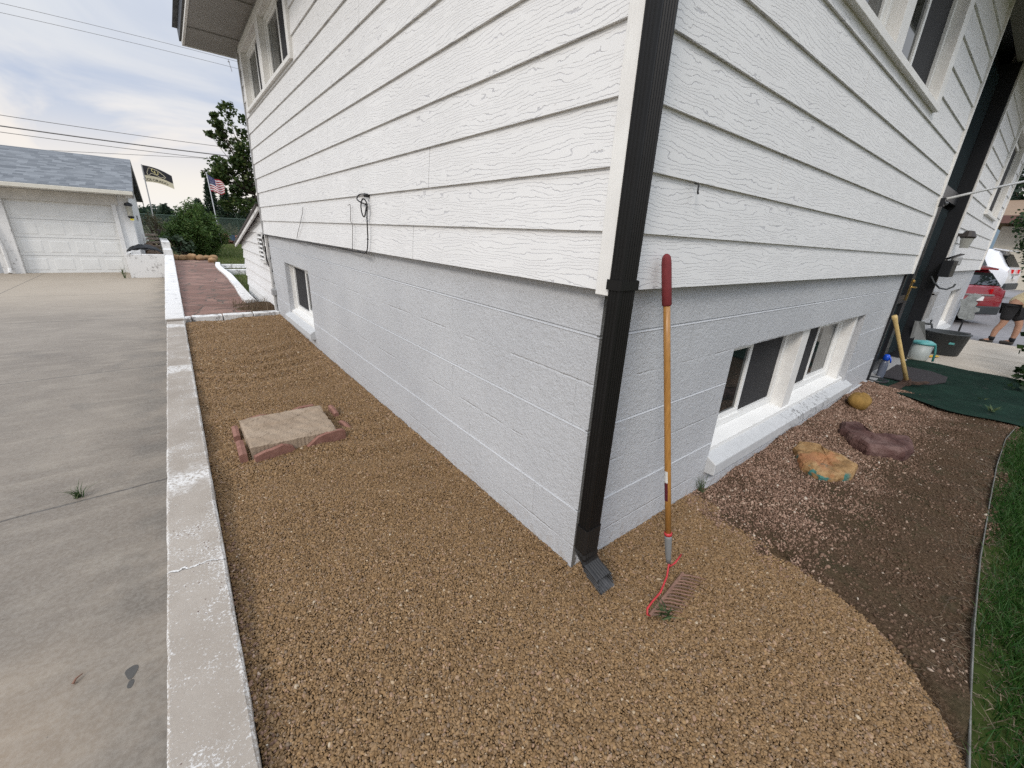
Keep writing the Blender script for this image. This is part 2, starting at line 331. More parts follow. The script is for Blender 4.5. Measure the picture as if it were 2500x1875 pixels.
def pebble_mat_dirty(name, stops):
    g = G(name); P, x, y, z = g.pos(); oi = g.n('ShaderNodeObjectInfo'); c = g.ramp(oi.outputs['Random'], stops)
    dirt = g.math('ADD', g.smooth(y, -0.40, -1.0, 0.0, 0.80), g.math('MULTIPLY', g.math('SUBTRACT', g.noise(4.5, 4, 0.6), 0.5), 1.3))
    d2 = g.n('ShaderNodeClamp'); g.l(dirt, d2.inputs[0]); c = g.mix(g.math('MULTIPLY', d2.outputs[0], g.math('SUBTRACT', 1.0, g.math('MULTIPLY', g.smooth(oi.outputs['Random'], 0.93, 0.97), 0.6))), c, (0.078, 0.050, 0.031)); return g.fin(c, 0.85, 0.15)
def glass_mat(name, col=(0.012, 0.016, 0.016)):
    g = G(name); return g.fin(col, 0.03, 0.6)
def soil_mat():
    g = G('soil'); P, x, y, z = g.pos()
    c = g.ramp(g.noise(75, 6, 0.75), [(0.3, (0.036, 0.023, 0.013)), (0.5, (0.080, 0.052, 0.031)), (0.72, (0.165, 0.113, 0.074))])
    c = g.mix(g.math('MULTIPLY', g.smooth(g.noise(5, 4, 0.6), 0.5, 0.68), 0.35), c, (0.035, 0.045, 0.02))
    g.bump(g.math('ADD', g.noise(70, 5, 0.7), g.noise(18, 3)), 0.9, 0.02); return g.fin(c, 0.95, 0.1)

M = {}
M['siding'] = siding_mat('embossed_white_siding', (0.735, 0.735, 0.73), (0.40, 0.40, 0.42))
M['block'] = block_mat(); M['drive'] = concrete_mat(); M['curb'] = curb_mat()
g = G('white_trim_paint'); P, x, y, z = g.pos(); gv = g.noise(1.0, 4, 0.65, g.comb(g.math('MULTIPLY', x, 130.0), g.math('MULTIPLY', y, 130.0), g.math('MULTIPLY', z, 7.0))); c = g.mix(g.smooth(g.noise(9, 5), 0.35, 0.7), (0.70, 0.69, 0.665), (0.76, 0.755, 0.73)); c = g.mix(g.math('MULTIPLY', g.smooth(gv, 0.62, 0.70), 0.22), c, (0.42, 0.41, 0.40)); g.bump(gv, 0.45, 0.004); M['white'] = g.fin(c, 0.5, 0.4)
M['vinyl'] = plain('white_vinyl', (0.78, 0.78, 0.76), 0.35, 0.03, 4)
M['oldwhite'] = old_white_mat('flaking_white_paint', 0.56); M['oldwhite2'] = old_white_mat('white_block_paint', 0.50)
g = G('painted_sill'); P, x, y, z = g.pos(); c = g.mix(g.smooth(g.noise(20, 5), 0.3, 0.7), (0.475, 0.485, 0.49), (0.52, 0.53, 0.535)); dirt = g.math('MULTIPLY', g.smooth(g.noise(26, 5, 0.75), 0.52, 0.60), g.smooth(g.math('ABSOLUTE', g.math('SUBTRACT', x, 2.95)), 0.25, 0.75, 1.0, 0.0)); c = g.mix(g.math('MULTIPLY', dirt, 0.75), c, (0.10, 0.095, 0.09)); g.bump(g.noise(120, 3), 0.2, 0.003); M['sillgrey'] = g.fin(c, 0.6, 0.3)
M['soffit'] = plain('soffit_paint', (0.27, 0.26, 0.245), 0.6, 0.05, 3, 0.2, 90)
M['black'] = plain('black_paint', (0.012, 0.013, 0.016), 0.35, 0.15, 4)
M['pipe'] = plain('black_aluminium', (0.0065, 0.0062, 0.0062), 0.42, 0.12, 10, spec=0.28)
g = G('scuffed_black_aluminium'); P, x, y, z = g.pos(); wf = g.math('MULTIPLY', g.smooth(z, 0.17, 0.06, 0.0, 1.0), g.smooth(g.noise(40, 5, 0.7), 0.35, 0.65)); c = g.mix(wf, (0.010, 0.0095, 0.0095), (0.055, 0.055, 0.058)); rim_ = g.math('MULTIPLY', g.smooth(z, 0.052, 0.03, 0.0, 1.0), g.noise(60, 4)); c = g.mix(rim_, c, (0.22, 0.24, 0.22)); M['pipeworn'] = g.fin(c, 0.45, 0.45)
M['glass'] = glass_mat('window_glass'); M['glassteal'] = glass_mat('dark_door_glass', (0.02, 0.035, 0.04))
M['screen'] = plain('insect_screen', (0.022, 0.022, 0.024), 0.8, 0.05, 5)
M['drape'] = plain('window_blind', (0.20, 0.21, 0.20), 0.7, 0.1, 6)
M['grey'] = plain('grey_pvc', (0.33, 0.33, 0.33), 0.55, 0.08, 8)
M['wire'] = plain('black_cable', (0.015, 0.015, 0.016), 0.5, 0.1)
M['thinwire'] = plain('grey_wire', (0.16, 0.15, 0.145), 0.6, 0.1)
M['roofdark'] = plain('dark_brown_fascia', (0.045, 0.035, 0.03), 0.6, 0.15)
M['gold'] = plain('brass', (0.65, 0.45, 0.16), 0.25, 0.05, metal=1.0)
M['soil'] = soil_mat()
M['brick'] = stone_mat('red_edging_brick', [(0.3, (0.20, 0.098, 0.074)), (0.7, (0.30, 0.16, 0.125))], 14, 0.5, 50)
M['slab'] = stone_mat('buff_sandstone', [(0.25, (0.23, 0.172, 0.122)), (0.5, (0.315, 0.245, 0.18)), (0.75, (0.385, 0.315, 0.24))], 4, 0.6, 18)
M['flag'] = flag_stone_mat(); M['bark'] = bark_mat()
M['steel'] = plain('galvanised_steel', (0.42, 0.43, 0.44), 0.4, 0.15, 20, metal=0.8)

# ------------------------------------------------------------------ ground heights
def steps(a):
    r = []
    for v in a: r += [v]
    return np.array(r, float)
def ground_z(x, y):
    z = np.full(np.shape(x), -0.07)
    z = np.where((x < -1.42) & (y < 26), -0.47, z)
    z = np.where((x > -0.18) & (y > 8.6) & (y < 17), -0.30, z)
    z = np.where((y >= 17) & (x > -1.42), np.clip(-0.01+(y-17)*0.012, -0.01, 0.16), z)
    z = np.where((x < -1.42) & (y >= 26), 0.12, z)
    z = np.where((x > 10.5) & (y < 20), -0.42, z)
    z = np.where(y < -3, -0.09, z)
    far = np.hypot(x, y)
    return np.where(far > 60, z + (far-60)*0.004, z)
xs = steps([-900, -400, -150, -60, -25, -12, -6, -3, -1.45, -1.40, -0.19, -0.17, 1, 3, 6, 9, 11.9, 12.1, 16, 22, 35, 60, 150, 400, 900])
ys = steps([-900, -400, -100, -40, -12, -6, -3.1, -2.9, 0, 4, 8.55, 8.65, 12, 16.95, 17.05, 20, 23, 25.9, 26.1, 30, 34, 40, 60, 100, 200, 400, 900])
X, Y = np.meshgrid(xs, ys); Z = ground_z(X, Y); mb = MB(); nx = len(xs)
mb.add(list(zip(X.ravel(), Y.ravel(), Z.ravel())), [(j*nx+i, j*nx+i+1, (j+1)*nx+i+1, (j+1)*nx+i) for j in range(len(ys)-1) for i in range(nx-1)])
g = G('dry_grass_ground'); c = g.mix(g.smooth(g.noise(0.25, 6), 0.35, 0.65), (0.075, 0.085, 0.03), (0.14, 0.115, 0.06)); c = g.mix(g.math('MULTIPLY', g.noise(30, 5), 0.6), c, (0.05, 0.055, 0.02)); g.bump(g.noise(20, 5), 0.8, 0.05)
struct('ground', mb, g.fin(c, 0.95, 0.1))
mb = MB().box(-12, -1.485, -6, 25.9, -0.6, -0.425); struct('driveway', mb, M['drive'])

# ------------------------------------------------------------------ house
house = thing('house', (0, 0, 0), 'white clapboard house on a grey painted block foundation with black front entry', 'house')
def surf(face, u, d, z): return (-d, u, z) if face == 'L' else (u, -d, z)
GRV = [1.1285, 0.7230, 0.3251]
def block_wall(face, u0, u1, z0, z1, ops, deep=0.17):
    prof = [(z0, 0.0)]
    for zg in sorted(GRV):
        if z0 < zg-0.02 and zg+0.02 < z1:
            prof += [(zg-0.013, 0.0), (zg-0.010, 0.0025), (zg-0.002, -0.005), (zg+0.001, -0.006), (zg+0.0025, 0.0005), (zg+0.010, 0.0)]
    prof.append((z1, 0.0)); zset = sorted({p[0] for p in prof} | {o[2] for o in ops} | {o[3] for o in ops})
    def dz(z):
        for (a, da), (b, db) in zip(prof[:-1], prof[1:]):
            if a <= z <= b: return da+(db-da)*(z-a)/max(b-a, 1e-9)
        return 0.0
    us = sorted({u0, u1} | {o[0] for o in ops} | {o[1] for o in ops}); mb = MB()
    for a, b in zip(us[:-1], us[1:]):
        for p, q in zip(zset[:-1], zset[1:]):
            if any(o[0] <= a and b <= o[1] and o[2] <= p and q <= o[3] for o in ops): continue
            mb.quad(surf(face,a,dz(p),p), surf(face,b,dz(p),p), surf(face,b,dz(q),q), surf(face,a,dz(q),q))
    for o in ops:
        for (ua, za), (ub, zb) in (((o[0],o[2]),(o[1],o[2])), ((o[1],o[2]),(o[1],o[3])), ((o[1],o[3]),(o[0],o[3])), ((o[0],o[3]),(o[0],o[2]))):
            mb.quad(surf(face,ua,0,za), surf(face,ub,0,zb), surf(face,ub,-deep,zb), surf(face,ua,-deep,za))
    return mb
part('foundation_wall', block_wall('L', 0, 6.95, -0.5, 1.31, [(4.53, 5.90, 0.20, 0.955)]), M['block'], house)
fb = block_wall('F', 0, 5.165, -0.4, 1.31, [(1.22, 4.055, 0.20, 0.925)])
fb.quad((5.165, 0, -0.4), (5.165, 0.3, -0.4), (5.165, 0.3, 1.31), (5.165, 0, 1.31))
part('foundation_wall', fb, M['block'], house)
fb = block_wall('F', 7.25, 12.2, -0.4, 1.31, [(9.72, 11.15, 0.20, 0.95)])
fb.quad((12.2, 0, -0.4), (12.2, 7, -0.4), (12.2, 7, 1.31), (12.2, 0, 1.31)).quad((0.01, 6.96, -0.5), (12.2, 6.96, -0.5), (12.2, 6.96, 1.31), (0.01, 6.96, 1.31))
part('foundation_wall', fb, M['block'], house)

def siding(name, face, u0, u1, k0, k1, ops=(), seams={}, d=0.05, roof=None, lap=0.013):
    mb = MB()
    def piece(ua, ub, k, za, zb, ub2=None):
        zk = ZF+k*EXP; ub2 = ub if ub2 is None else ub2
        fd = lambda z: d-lap*(z-zk)/EXP
        mb.quad(surf(face,ua,fd(za),za), surf(face,ub,fd(za),za), surf(face,ub2,fd(zb),zb), surf(face,ua,fd(zb),zb))
        if abs(za-zk) < 1e-6: mb.quad(surf(face,ua,d-lap-0.003,za), surf(face,ub,d-lap-0.003,za), surf(face,ub,d,za), surf(face,ua,d,za))
        for e in (ua, ub): mb.quad(surf(face,e,fd(za),za), surf(face,e,fd(zb),zb) if e == ua else surf(face,ub2,fd(zb),zb), surf(face,e,d-0.03,zb), surf(face,e,d-0.03,za))
    for k in range(k0, k1):
        z0 = ZF+k*EXP; z1 = z0+EXP+0.004
        if roof is not None:
            r0, r1 = roof(z0), roof(z1)
            if r0 <= u0+0.02: continue
            piece(u0, min(u1, r0), k, z0, z1, min(u1, max(u0+0.01, r1))); continue
        cuts = [(o[0], o[1], o[2], o[3]) for o in ops if o[2] < z1-0.006 and o[3] > z0]
        segs = [(u0, u1)]
        for c in cuts:
            ns = []
            for a, b in segs:
                if c[1] <= a or c[0] >= b: ns.append((a, b)); continue
                if a < c[0]: ns.append((a, c[0]))
                if b > c[1]: ns.append((c[1], b))
            segs = ns
            if c[2] > z0+0.005: piece(c[0], c[1], k, z0, c[2])
            if c[3] < z1-0.005: piece(c[0], c[1], k, c[3], z1)
        for sm in seams.get(k, []):
            segs = [s for a, b in segs for s in (((a, sm-0.0024), (sm+0.0024, b)) if a < sm < b else ((a, b),))]
        for a, b in segs: piece(a, b, k, z0, z1)
    # sheathing behind the boards, open where a window stands
    us = sorted({u0, u1} | {v for o in ops for v in (o[0], o[1])}); zs_ = sorted({ZF+k0*EXP+0.002, ZF+k1*EXP} | {v for o in ops for v in (o[2], o[3])})
    if roof is None:
        for a, b in zip(us[:-1], us[1:]):
            for p, q in zip(zs_[:-1], zs_[1:]):
                if any(o[0] <= a and b <= o[1] and o[2] <= p and q <= o[3] for o in ops): continue
                mb.fbox(face, a, b, -0.06, d-0.032, p, q)
    return part(name, mb, M['siding'], house)
KT = 13
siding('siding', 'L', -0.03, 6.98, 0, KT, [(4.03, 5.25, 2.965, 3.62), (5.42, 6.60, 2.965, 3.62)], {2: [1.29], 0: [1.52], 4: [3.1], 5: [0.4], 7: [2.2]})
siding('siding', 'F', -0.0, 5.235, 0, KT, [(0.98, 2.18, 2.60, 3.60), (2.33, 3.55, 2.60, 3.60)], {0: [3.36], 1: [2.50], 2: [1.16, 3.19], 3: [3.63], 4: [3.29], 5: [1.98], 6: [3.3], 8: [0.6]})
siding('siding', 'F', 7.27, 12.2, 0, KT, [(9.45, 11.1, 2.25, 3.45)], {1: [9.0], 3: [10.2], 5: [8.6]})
mb = MB().box(12.17, 12.235, 0.0, 7.0, ZF, 3.9).box(0, 12.2, 6.955, 7.0, ZF, 3.9); part('end_wall', mb, M['white'], house)
# corner boards and end trims
mb = MB().box(-0.075, -0.05, -0.072, -0.015, ZF-0.012, 3.8).box(-0.0499, 0.03, -0.075, -0.05, ZF-0.012, 3.8); part('corner_board', mb, M['white'], house, bevel=0.002)
mb = MB().box(-0.058, -0.02, 6.975, 7.03, ZF-0.01, 3.8); part('corner_board', mb, M['grey'], house)
part('corner_board', MB().box(5.20, 5.245, -0.062, -0.01, ZF, 3.8), M['white'], house)
part('corner_board', MB().box(7.235, 7.29, -0.062, -0.01, ZF, 3.8), M['white'], house)
part('corner_board', MB().box(12.15, 12.24, -0.066, -0.01, ZF, 3.8), M['white'], house)

def slider(name, face, u0, u1, z0, z1, dg, left_open, mats=('drape', 'screen'), fr=0.045, label=None):
    """a two-pane horizontal slider set dg metres behind the wall plane; the window is a part, its frame pieces and panes sub-parts"""
    w = part(name, MB().fbox(face, u0, u1, dg-0.055, dg-0.045, z0, z1), M['black'], house, label=label)
    f = MB().fbox(face, u0, u1, dg-0.045, dg+0.012, z0, z0+fr).fbox(face, u0, u1, dg-0.045, dg+0.012, z1-fr, z1)
    f.fbox(face, u0, u0+fr, dg-0.045, dg+0.011, z0+fr, z1-fr).fbox(face, u1-fr, u1, dg-0.045, dg+0.011, z0+fr, z1-fr)
    um = (u0+u1)/2; part('frame', f, M['vinyl'], w, bevel=0.002)
    st = MB(); s = 0.032
    a, b = (u0+fr, um+0.02) if left_open else (um-0.02, u1-fr)
    st.fbox(face, a, b, dg-0.03, dg-0.004, z0+fr, z0+fr+s).fbox(face, a, b, dg-0.03, dg-0.004, z1-fr-s, z1-fr)
    st.fbox(face, a, a+s+0.008, dg-0.03, dg-0.0045, z0+fr+s, z1-fr-s).fbox(face, b-s-0.008, b, dg-0.03, dg-0.0045, z0+fr+s, z1-fr-s)
    part('sash', st, M['vinyl'], w, bevel=0.002)
    part('pane', MB().fbox(face, a+s, b-s, dg-0.022, dg-0.018, z0+fr+s, z1-fr-s), M['glass'], w)
    a2, b2 = (um+0.02, u1-fr) if left_open else (u0+fr, um-0.02)
    part('pane', MB().fbox(face, a2, b2, dg-0.04, dg-0.036, z0+fr, z1-fr), M['glass'], w)
    part('screen', MB().fbox(face, a2+0.004, b2-0.004, dg-0.012, dg-0.010, z0+fr+0.004, z1-fr-0.004), M['screen'], w)
    return w
def casing(face, w, u0, u1, z0, z1, d, cw, ub=(), sill=True):
    pl = [(u0-cw,z0),(u0-cw,z1+cw),(u1+cw,z1+cw),(u1+cw,z0),(u1,z0),(u1,z1),(u0,z1),(u0,z0)]
    t = MB().add([surf(face,a,0,b) for a, b in pl]+[surf(face,a,d,b) for a, b in pl], [tuple(range(8)), tuple(range(15,7,-1))]+[(i,8+i,8+(i+1)%8,(i+1)%8) for i in range(8)])
    for a, b in ub: t.fbox(face, a, b, -0.03, d-0.0015, z0, z1+0.004)
    part('casing', t, M['white'], w, bevel=0.003)
    if sill: part('sill', MB().fbox(face, u0-cw-0.004, u1+cw+0.004, 0.0, d+0.006, z0-0.04, z0-0.0005), M['white'], w, bevel=0.003)
    # side reveals
    r = MB()
    for a, b in [(u0, ub[0][0] if ub else u1)] + ([(ub[0][1], u1)] if ub else []):
        r.fbox(face, a, a+0.004, -0.06, d-0.003, z0, z1).fbox(face, b-0.004, b, -0.06, d-0.003, z0, z1).fbox(face, a+0.004, b-0.004, -0.06, d-0.003, z1-0.004, z1).fbox(face, a+0.004, b-0.004, -0.06, d-0.003, z0, z0+0.004)
    part('jamb', r, M['white'], w)
# upper windows, left and front
w = slider('window', 'L', 4.035, 5.245, 2.97, 3.615, -0.005, False, label='upper double slider window under the eave on the side wall')
w2 = slider('window', 'L', 5.425, 6.595, 2.97, 3.615, -0.005, False)
casing('L', w, 4.03, 6.60, 2.965, 3.62, 0.072, 0.085, [(5.25, 5.42)])
w = slider('window', 'F', 0.985, 2.175, 2.605, 3.595, -0.005, False)
w2 = slider('window', 'F', 2.335, 3.545, 2.605, 3.595, -0.005, True, label='upper slider window over the front basement window')
casing('F', w, 0.98, 3.55, 2.60, 3.60, 0.075, 0.13, [(2.18, 2.33)])
w = slider('window', 'F', 9.5, 11.05, 2.30, 3.40, -0.005, True)
casing('F', w, 9.45, 11.1, 2.25, 3.45, 0.075, 0.10)
# basement windows
def basement(face, u0, u1, z0, z1, mull, dg=-0.13, sash_first=True):
    root = None; zb = z0+0.095
    bays = [(u0+0.003, mull[0]), (mull[1], u1-0.18)] if mull else [(u0+0.02, u1-0.02)]
    for i, (a, b) in enumerate(bays):
        w = slider('window', face, a, b, zb, z1-0.012, dg, i % 2 == 0, label=None if i else 'basement slider window recessed in the grey block wall')
        root = root or w
    if mull:
        part('mullion', MB().fbox(face, mull[0], mull[1], dg-0.05, -0.03, zb-0.03, z1-0.003), M['white'], root, bevel=0.003)
        part('jamb', MB().fbox(face, u1-0.178, u1-0.11, dg-0.05, -0.032, zb-0.05, z1-0.003), M['white'], root, bevel=0.003)
    else:
        part('jamb', MB().fbox(face, u1-0.018, u1-0.003, dg-0.04, -0.06, zb-0.02, z1-0.004).fbox(face, u0+0.003, u0+0.018, dg-0.04, -0.06, zb-0.02, z1-0.004).fbox(face, u0+0.018, u1-0.018, dg-0.04, -0.06, z1-0.011, z1-0.004), M['white'], root)
    s = MB(); f = surf    # sloped white sill inside the opening, then the projecting painted concrete sill
    a, b = u0+0.004, u1-0.004
    s.add([f(face,a,dg,zb-0.001), f(face,b,dg,zb-0.001), f(face,b,-0.018,zb-0.035), f(face,a,-0.018,zb-0.035), f(face,a,-0.018,z0+0.01), f(face,b,-0.018,z0+0.01)], [(0,1,2,3), (3,2,5,4)])
    part('sill', s, M['vinyl'], root)
    q = MB(); zt = z0+0.032; e0, e1 = u0-0.008, u1+0.10
    P8 = [f(face,e0,-0.02,zt), f(face,e1,-0.02,zt), f(face,e1,0.062,zt-0.045), f(face,e0,0.062,zt-0.045), f(face,e0,-0.02,zt-0.13), f(face,e1,-0.02,zt-0.13), f(face,e1,0.062,zt-0.125), f(face,e0,0.062,zt-0.125)]
    q.add(P8, [(0,1,2,3), (4,7,6,5), (0,4,5,1), (1,5,6,2), (2,6,7,3), (3,7,4,0)]); part('sill', q, M['sillgrey'], root, bevel=0.006)
    return root
basement('F', 1.22, 4.055, 0.20, 0.925, (2.45, 2.60))
basement('L', 4.53, 5.90, 0.20, 0.955, None, -0.11)
basement('F', 9.72, 11.15, 0.20, 0.95, None, -0.11)
# footing ledge under the front basement sill
part('foundation_ledge', MB().box(1.215, 5.1, -0.028, 0.0, -0.3, 0.052), M['block'], house, bevel=0.008)

# eaves and roof
mb = MB().box(-0.62, 0.0, -0.60, 7.42, 3.765, 3.79).box(0.0, 12.4, -0.60, 0.0, 3.766, 3.79).box(0.0, 12.4, 6.9, 7.42, 3.765, 3.79)
for yy in (5.4, 6.65): mb.box(-0.615, -0.062, yy, yy+0.022, 3.752, 3.765)
for xx in (2.4, 4.8, 7.2, 9.6): mb.box(xx, xx+0.02, -0.59, -0.062, 3.752, 3.766)
part('soffit', mb, M['soffit'], house)
mb = MB().box(-0.645, -0.62, -0.625, 7.445, 3.75, 3.95).box(-0.62, 12.4, -0.625, -0.60, 3.75, 3.95).box(-0.62, 12.4, 7.42, 7.445, 3.75, 3.95); part('fascia', mb, M['white'], house)
mb = MB().box(-0.668, -0.646, -0.65, 7.46, 3.80, 3.97).box(-0.646, 12.45, -0.65, -0.626, 3.80, 3.97); part('gutter', mb, M['pipe'], house)
mb = MB().add([(-0.72,-0.70,3.955),(12.5,-0.70,3.955),(12.5,7.50,3.955),(-0.72,7.50,3.955),(3.2,3.27,5.3),(9,3.27,5.3)], [(0,1,5,4),(1,2,5),(2,3,4,5),(3,0,4),(0,3,2,1)])
M['shingle'] = None
def shingle_mat():
    g = G('grey_shingles'); P, x, y, z = g.pos()
    row = g.math('FLOOR', g.math('MULTIPLY', y, 7.2)); rw = g.n('ShaderNodeTexWhiteNoise', noise_dimensions='1D'); g.l(row, rw.inputs['W'])
    tabn = g.math('FLOOR', g.math('MULTIPLY', g.math('ADD', x, g.math('MULTIPLY', rw.outputs['Value'], 5.0)), 4.5)); tv_ = g.n('ShaderNodeTexWhiteNoise', noise_dimensions='2D'); g.l(g.comb(tabn, row, 0.0), tv_.inputs['Vector'])
    c = g.ramp(tv_.outputs['Value'], [(0.0, (0.095, 0.105, 0.117)), (0.5, (0.145, 0.157, 0.17)), (1.0, (0.205, 0.22, 0.235))])
    fy = g.math('FRACT', g.math('MULTIPLY', y, 7.2)); sh2 = g.math('MULTIPLY', g.smooth(fy, 0.10, 0.02, 0.0, 1.0), g.smooth(tv_.outputs['Value'], 0.35, 0.6)); c = g.mix(g.math('MULTIPLY', sh2, 0.75), c, (0.075, 0.083, 0.095))
    c = g.mix(g.math('MULTIPLY', g.noise(50, 4), 0.35), c, (0.20, 0.212, 0.225)); g.bump(g.math('ADD', fy, g.math('MULTIPLY', tv_.outputs['Value'], 0.4)), 0.4, 0.02); return g.fin(c, 0.9, 0.15)
M['shingle'] = shingle_mat()
part('roof', mb, M['shingle'], house)
part('light_stop_box', MB().box(0.2, 12.0, 0.33, 6.8, -0.5, 3.75), M['black'], house)  # unseen black box inside the shell, added so that no light leaks through

# entry: recessed black surround, glazed storm door, side light and transom
ent = part('entry_frame', MB().box(5.17, 7.25, 0.14, 0.30, -0.05, 3.76).box(7.19, 7.249, -0.045, 0.14, -0.05, 3.765).box(5.166, 5.205, -0.02, 0.14, -0.05, ZF).box(5.20, 7.19, 0.05, 0.14, 2.16, 2.30).box(6.22, 6.30, 0.06, 0.14, -0.05, 2.16).box(5.236, 5.29, -0.03, 0.14, ZF, 3.765), M['black'], house)
for a, b, z0, z1 in ((5.31, 6.20, 2.34, 3.62), (6.32, 7.17, 2.34, 3.62), (6.34, 7.16, 0.14, 2.10)): part('pane', MB().box(a, b, 0.10, 0.138, z0, z1), M['glassteal'], ent)
door = part('door', MB().box(5.30, 5.40, 0.06, 0.14, 0.0, 2.15).box(6.11, 6.21, 0.06, 0.14, 0.0, 2.15).box(5.40, 6.11, 0.06, 0.14, 2.03, 2.15).box(5.40, 6.11, 0.06, 0.14, 0.0, 0.16).box(5.40, 6.11, 0.065, 0.14, 0.92, 1.02), M['black'], house, bevel=0.003)
part('pane', MB().box(5.40, 6.11, 0.10, 0.13, 0.16, 2.03), M['glassteal'], door)
h = MB().box(6.13, 6.18, 0.045, 0.06, 0.95, 1.22).tube([(6.155, 0.06, 1.12), (6.155, 0.0, 1.12), (6.03, -0.005, 1.125)], 0.011, 8).tube([(6.155, 0.06, 1.19), (6.155, 0.03, 1.19)], 0.018, 10); part('handle', h, M['gold'], door)
part('threshold', MB().box(5.21, 7.19, -0.06, 0.13, -0.05, 0.028), M['grey'], house)

# louvre vent on the lean-to wall and the lean-to itself
zr = lambda z: 7.15+(1.66-z)/(1.66-0.985)*3.6
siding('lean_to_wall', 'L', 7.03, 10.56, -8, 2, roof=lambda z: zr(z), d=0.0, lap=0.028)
part('lean_to_wall', MB().add([(0.034,7.03,-0.4),(0.034,10.55,-0.4),(0.034,10.55,1.02),(0.034,7.15,1.66),(0.034,7.03,1.66),(2.2,7.03,-0.4),(2.2,10.55,-0.4),(2.2,10.55,1.02),(2.2,7.15,1.66),(2.2,7.03,1.66)], [(0,1,2,3,4),(9,8,7,6,5),(1,6,7,2)]), M['white'], house)
def rslab(x0, x1, y0, y1, t0, t1): 
    z = lambda y: 1.66-(y-7.15)/3.6*0.675
    return [(x0,y0,z(y0)+t0),(x1,y0,z(y0)+t0),(x1,y1,z(y1)+t0),(x0,y1,z(y1)+t0),(x0,y0,z(y0)+t1),(x1,y0,z(y0)+t1),(x1,y1,z(y1)+t1),(x0,y1,z(y1)+t1)]
F6 = [(0,3,2,1),(4,5,6,7),(0,1,5,4),(1,2,6,5),(2,3,7,6),(3,0,4,7)]
part('lean_to_roof', MB().add(rslab(-0.10, 2.3, 7.04, 10.98, 0.03, 0.075), F6), M['roofdark'], house)
part('lean_to_fascia', MB().add(rslab(-0.085, -0.055, 7.04, 10.95, -0.03, 0.029), F6), M['oldwhite'], house)
part('lean_to_fascia', MB().box(-0.03, 0.02, 7.03, 7.09, 0.0, 1.6), M['white'], house)
v = MB().box(-0.03, -0.012, 7.37, 7.42, 0.82, 1.33).box(-0.03, -0.012, 7.86, 7.91, 0.82, 1.33).box(-0.03, -0.012, 7.42, 7.86, 1.29, 1.33).box(-0.045, -0.012, 7.42, 7.86, 0.82, 0.855)
for k in range(6):
    z = 0.87+k*0.071; v.add([(-0.040,7.42,z),(-0.040,7.86,z),(-0.010,7.86,z+0.022),(-0.010,7.42,z+0.022),(-0.037,7.42,z-0.005),(-0.037,7.86,z-0.005),(-0.007,7.86,z+0.017),(-0.007,7.42,z+0.017)], F6)
vent = part('louvre_vent', v, M['oldwhite'], house)
part('vent_opening', MB().box(-0.0065, -0.004, 7.42, 7.86, 0.85, 1.29), M['black'], vent)

# downspout at the corner
def corrugated(x0, x1, y0, y1, n, dep):
    """closed outline with ribs on the two long faces and the left side"""
    pts = []
    def side(a, b, nrm, k, ribs):
        r = 0.08; pts.append((a[0]+(b[0]-a[0])*r, a[1]+(b[1]-a[1])*r))
        for i in range(ribs):
            for t, q in ((0.0, 0), (0.22, 1), (0.62, 1), (0.84, 0)):
                s = 0.14+(i+t)/ribs*0.72; pts.append((a[0]+(b[0]-a[0])*s+nrm[0]*dep*q, a[1]+(b[1]-a[1])*s+nrm[1]*dep*q))
        pts.append((a[0]+(b[0]-a[0])*(1-r), a[1]+(b[1]-a[1])*(1-r)))
    side((x0,y0),(x1,y0),(0,1),0,n); side((x1,y0),(x1,y1),(-1,0),1,3); side((x1,y1),(x0,y1),(0,-1),2,n); side((x0,y1),(x0,y0),(1,0),3,3)
    return pts
OUT = corrugated(-0.082, 0.004, -0.130, -0.074, 5, 0.0035)
ds = part('downspout', MB().ring_loft([[(p[0], p[1], z) for p in OUT] for z in (0.30, 1.0, 2.0, 3.0, 3.75)]), M['pipe'], house)
part('strap', MB().box(-0.0865, 0.009, -0.134, -0.1305, 1.320, 1.350).box(-0.0865, -0.083, -0.1304, -0.070, 1.318, 1.352).box(0.0045, 0.009, -0.1304, -0.052, 1.318, 1.352), M['pipe'], ds)
# elbow: the section turns from straight down to out along -Y, crimped at the bend
OUT2 = corrugated(-0.0835, 0.0055, -0.1315, -0.0725, 5, 0.0030); cxy = (-0.039, -0.102)
rings = []
def oring(cx_, cy_, cz_, ang, sc=1.0):
    r = []
    for px, py in OUT2:
        lx, ly = (px-cxy[0])*sc, (py-cxy[1])*sc
        r.append((cx_+lx, cy_+ly*math.cos(ang), cz_+ly*math.sin(ang)))
    return r
rings += [oring(cxy[0], cxy[1], 0.335, 0), oring(cxy[0], cxy[1], 0.225, 0)]
yb, zb_ = cxy[1], 0.225
for i in range(1, 9):
    a = i/8*math.radians(62); sc = 0.95 if i % 2 else 1.045
    am = (i-0.5)/8*math.radians(62); yb -= math.sin(am)*0.0125; zb_ -= math.cos(am)*0.0125; rings.append(oring(cxy[0], yb, zb_, a, sc))
a = math.radians(62)
for L, sc in ((0.015, 1.0), (0.05, 1.02), (0.08, 1.05)): rings.append(oring(cxy[0]+L*0.12, yb-math.sin(a)*L, zb_-math.cos(a)*L, a, sc))
part('elbow', MB().ring_loft(rings, cap=False), M['pipeworn'], ds)
md = bpy.data.objects['elbow'].modifiers.new('wall', 'SOLIDIFY'); md.thickness = 0.0025; md.offset = -1
# conduit and junction box at the far house corner
cdt = MB().tube([(-0.02, 6.93, -0.15), (-0.02, 6.93, 0.36)], 0.012, 8).tube([(-0.018, 6.94, 0.44), (-0.018, 6.94, 1.30)], 0.007, 6)
cond = part('conduit', cdt, M['grey'], house); part('junction_box', MB().box(-0.065, -0.002, 6.87, 6.98, 0.345, 0.445), M['grey'], cond, bevel=0.004)

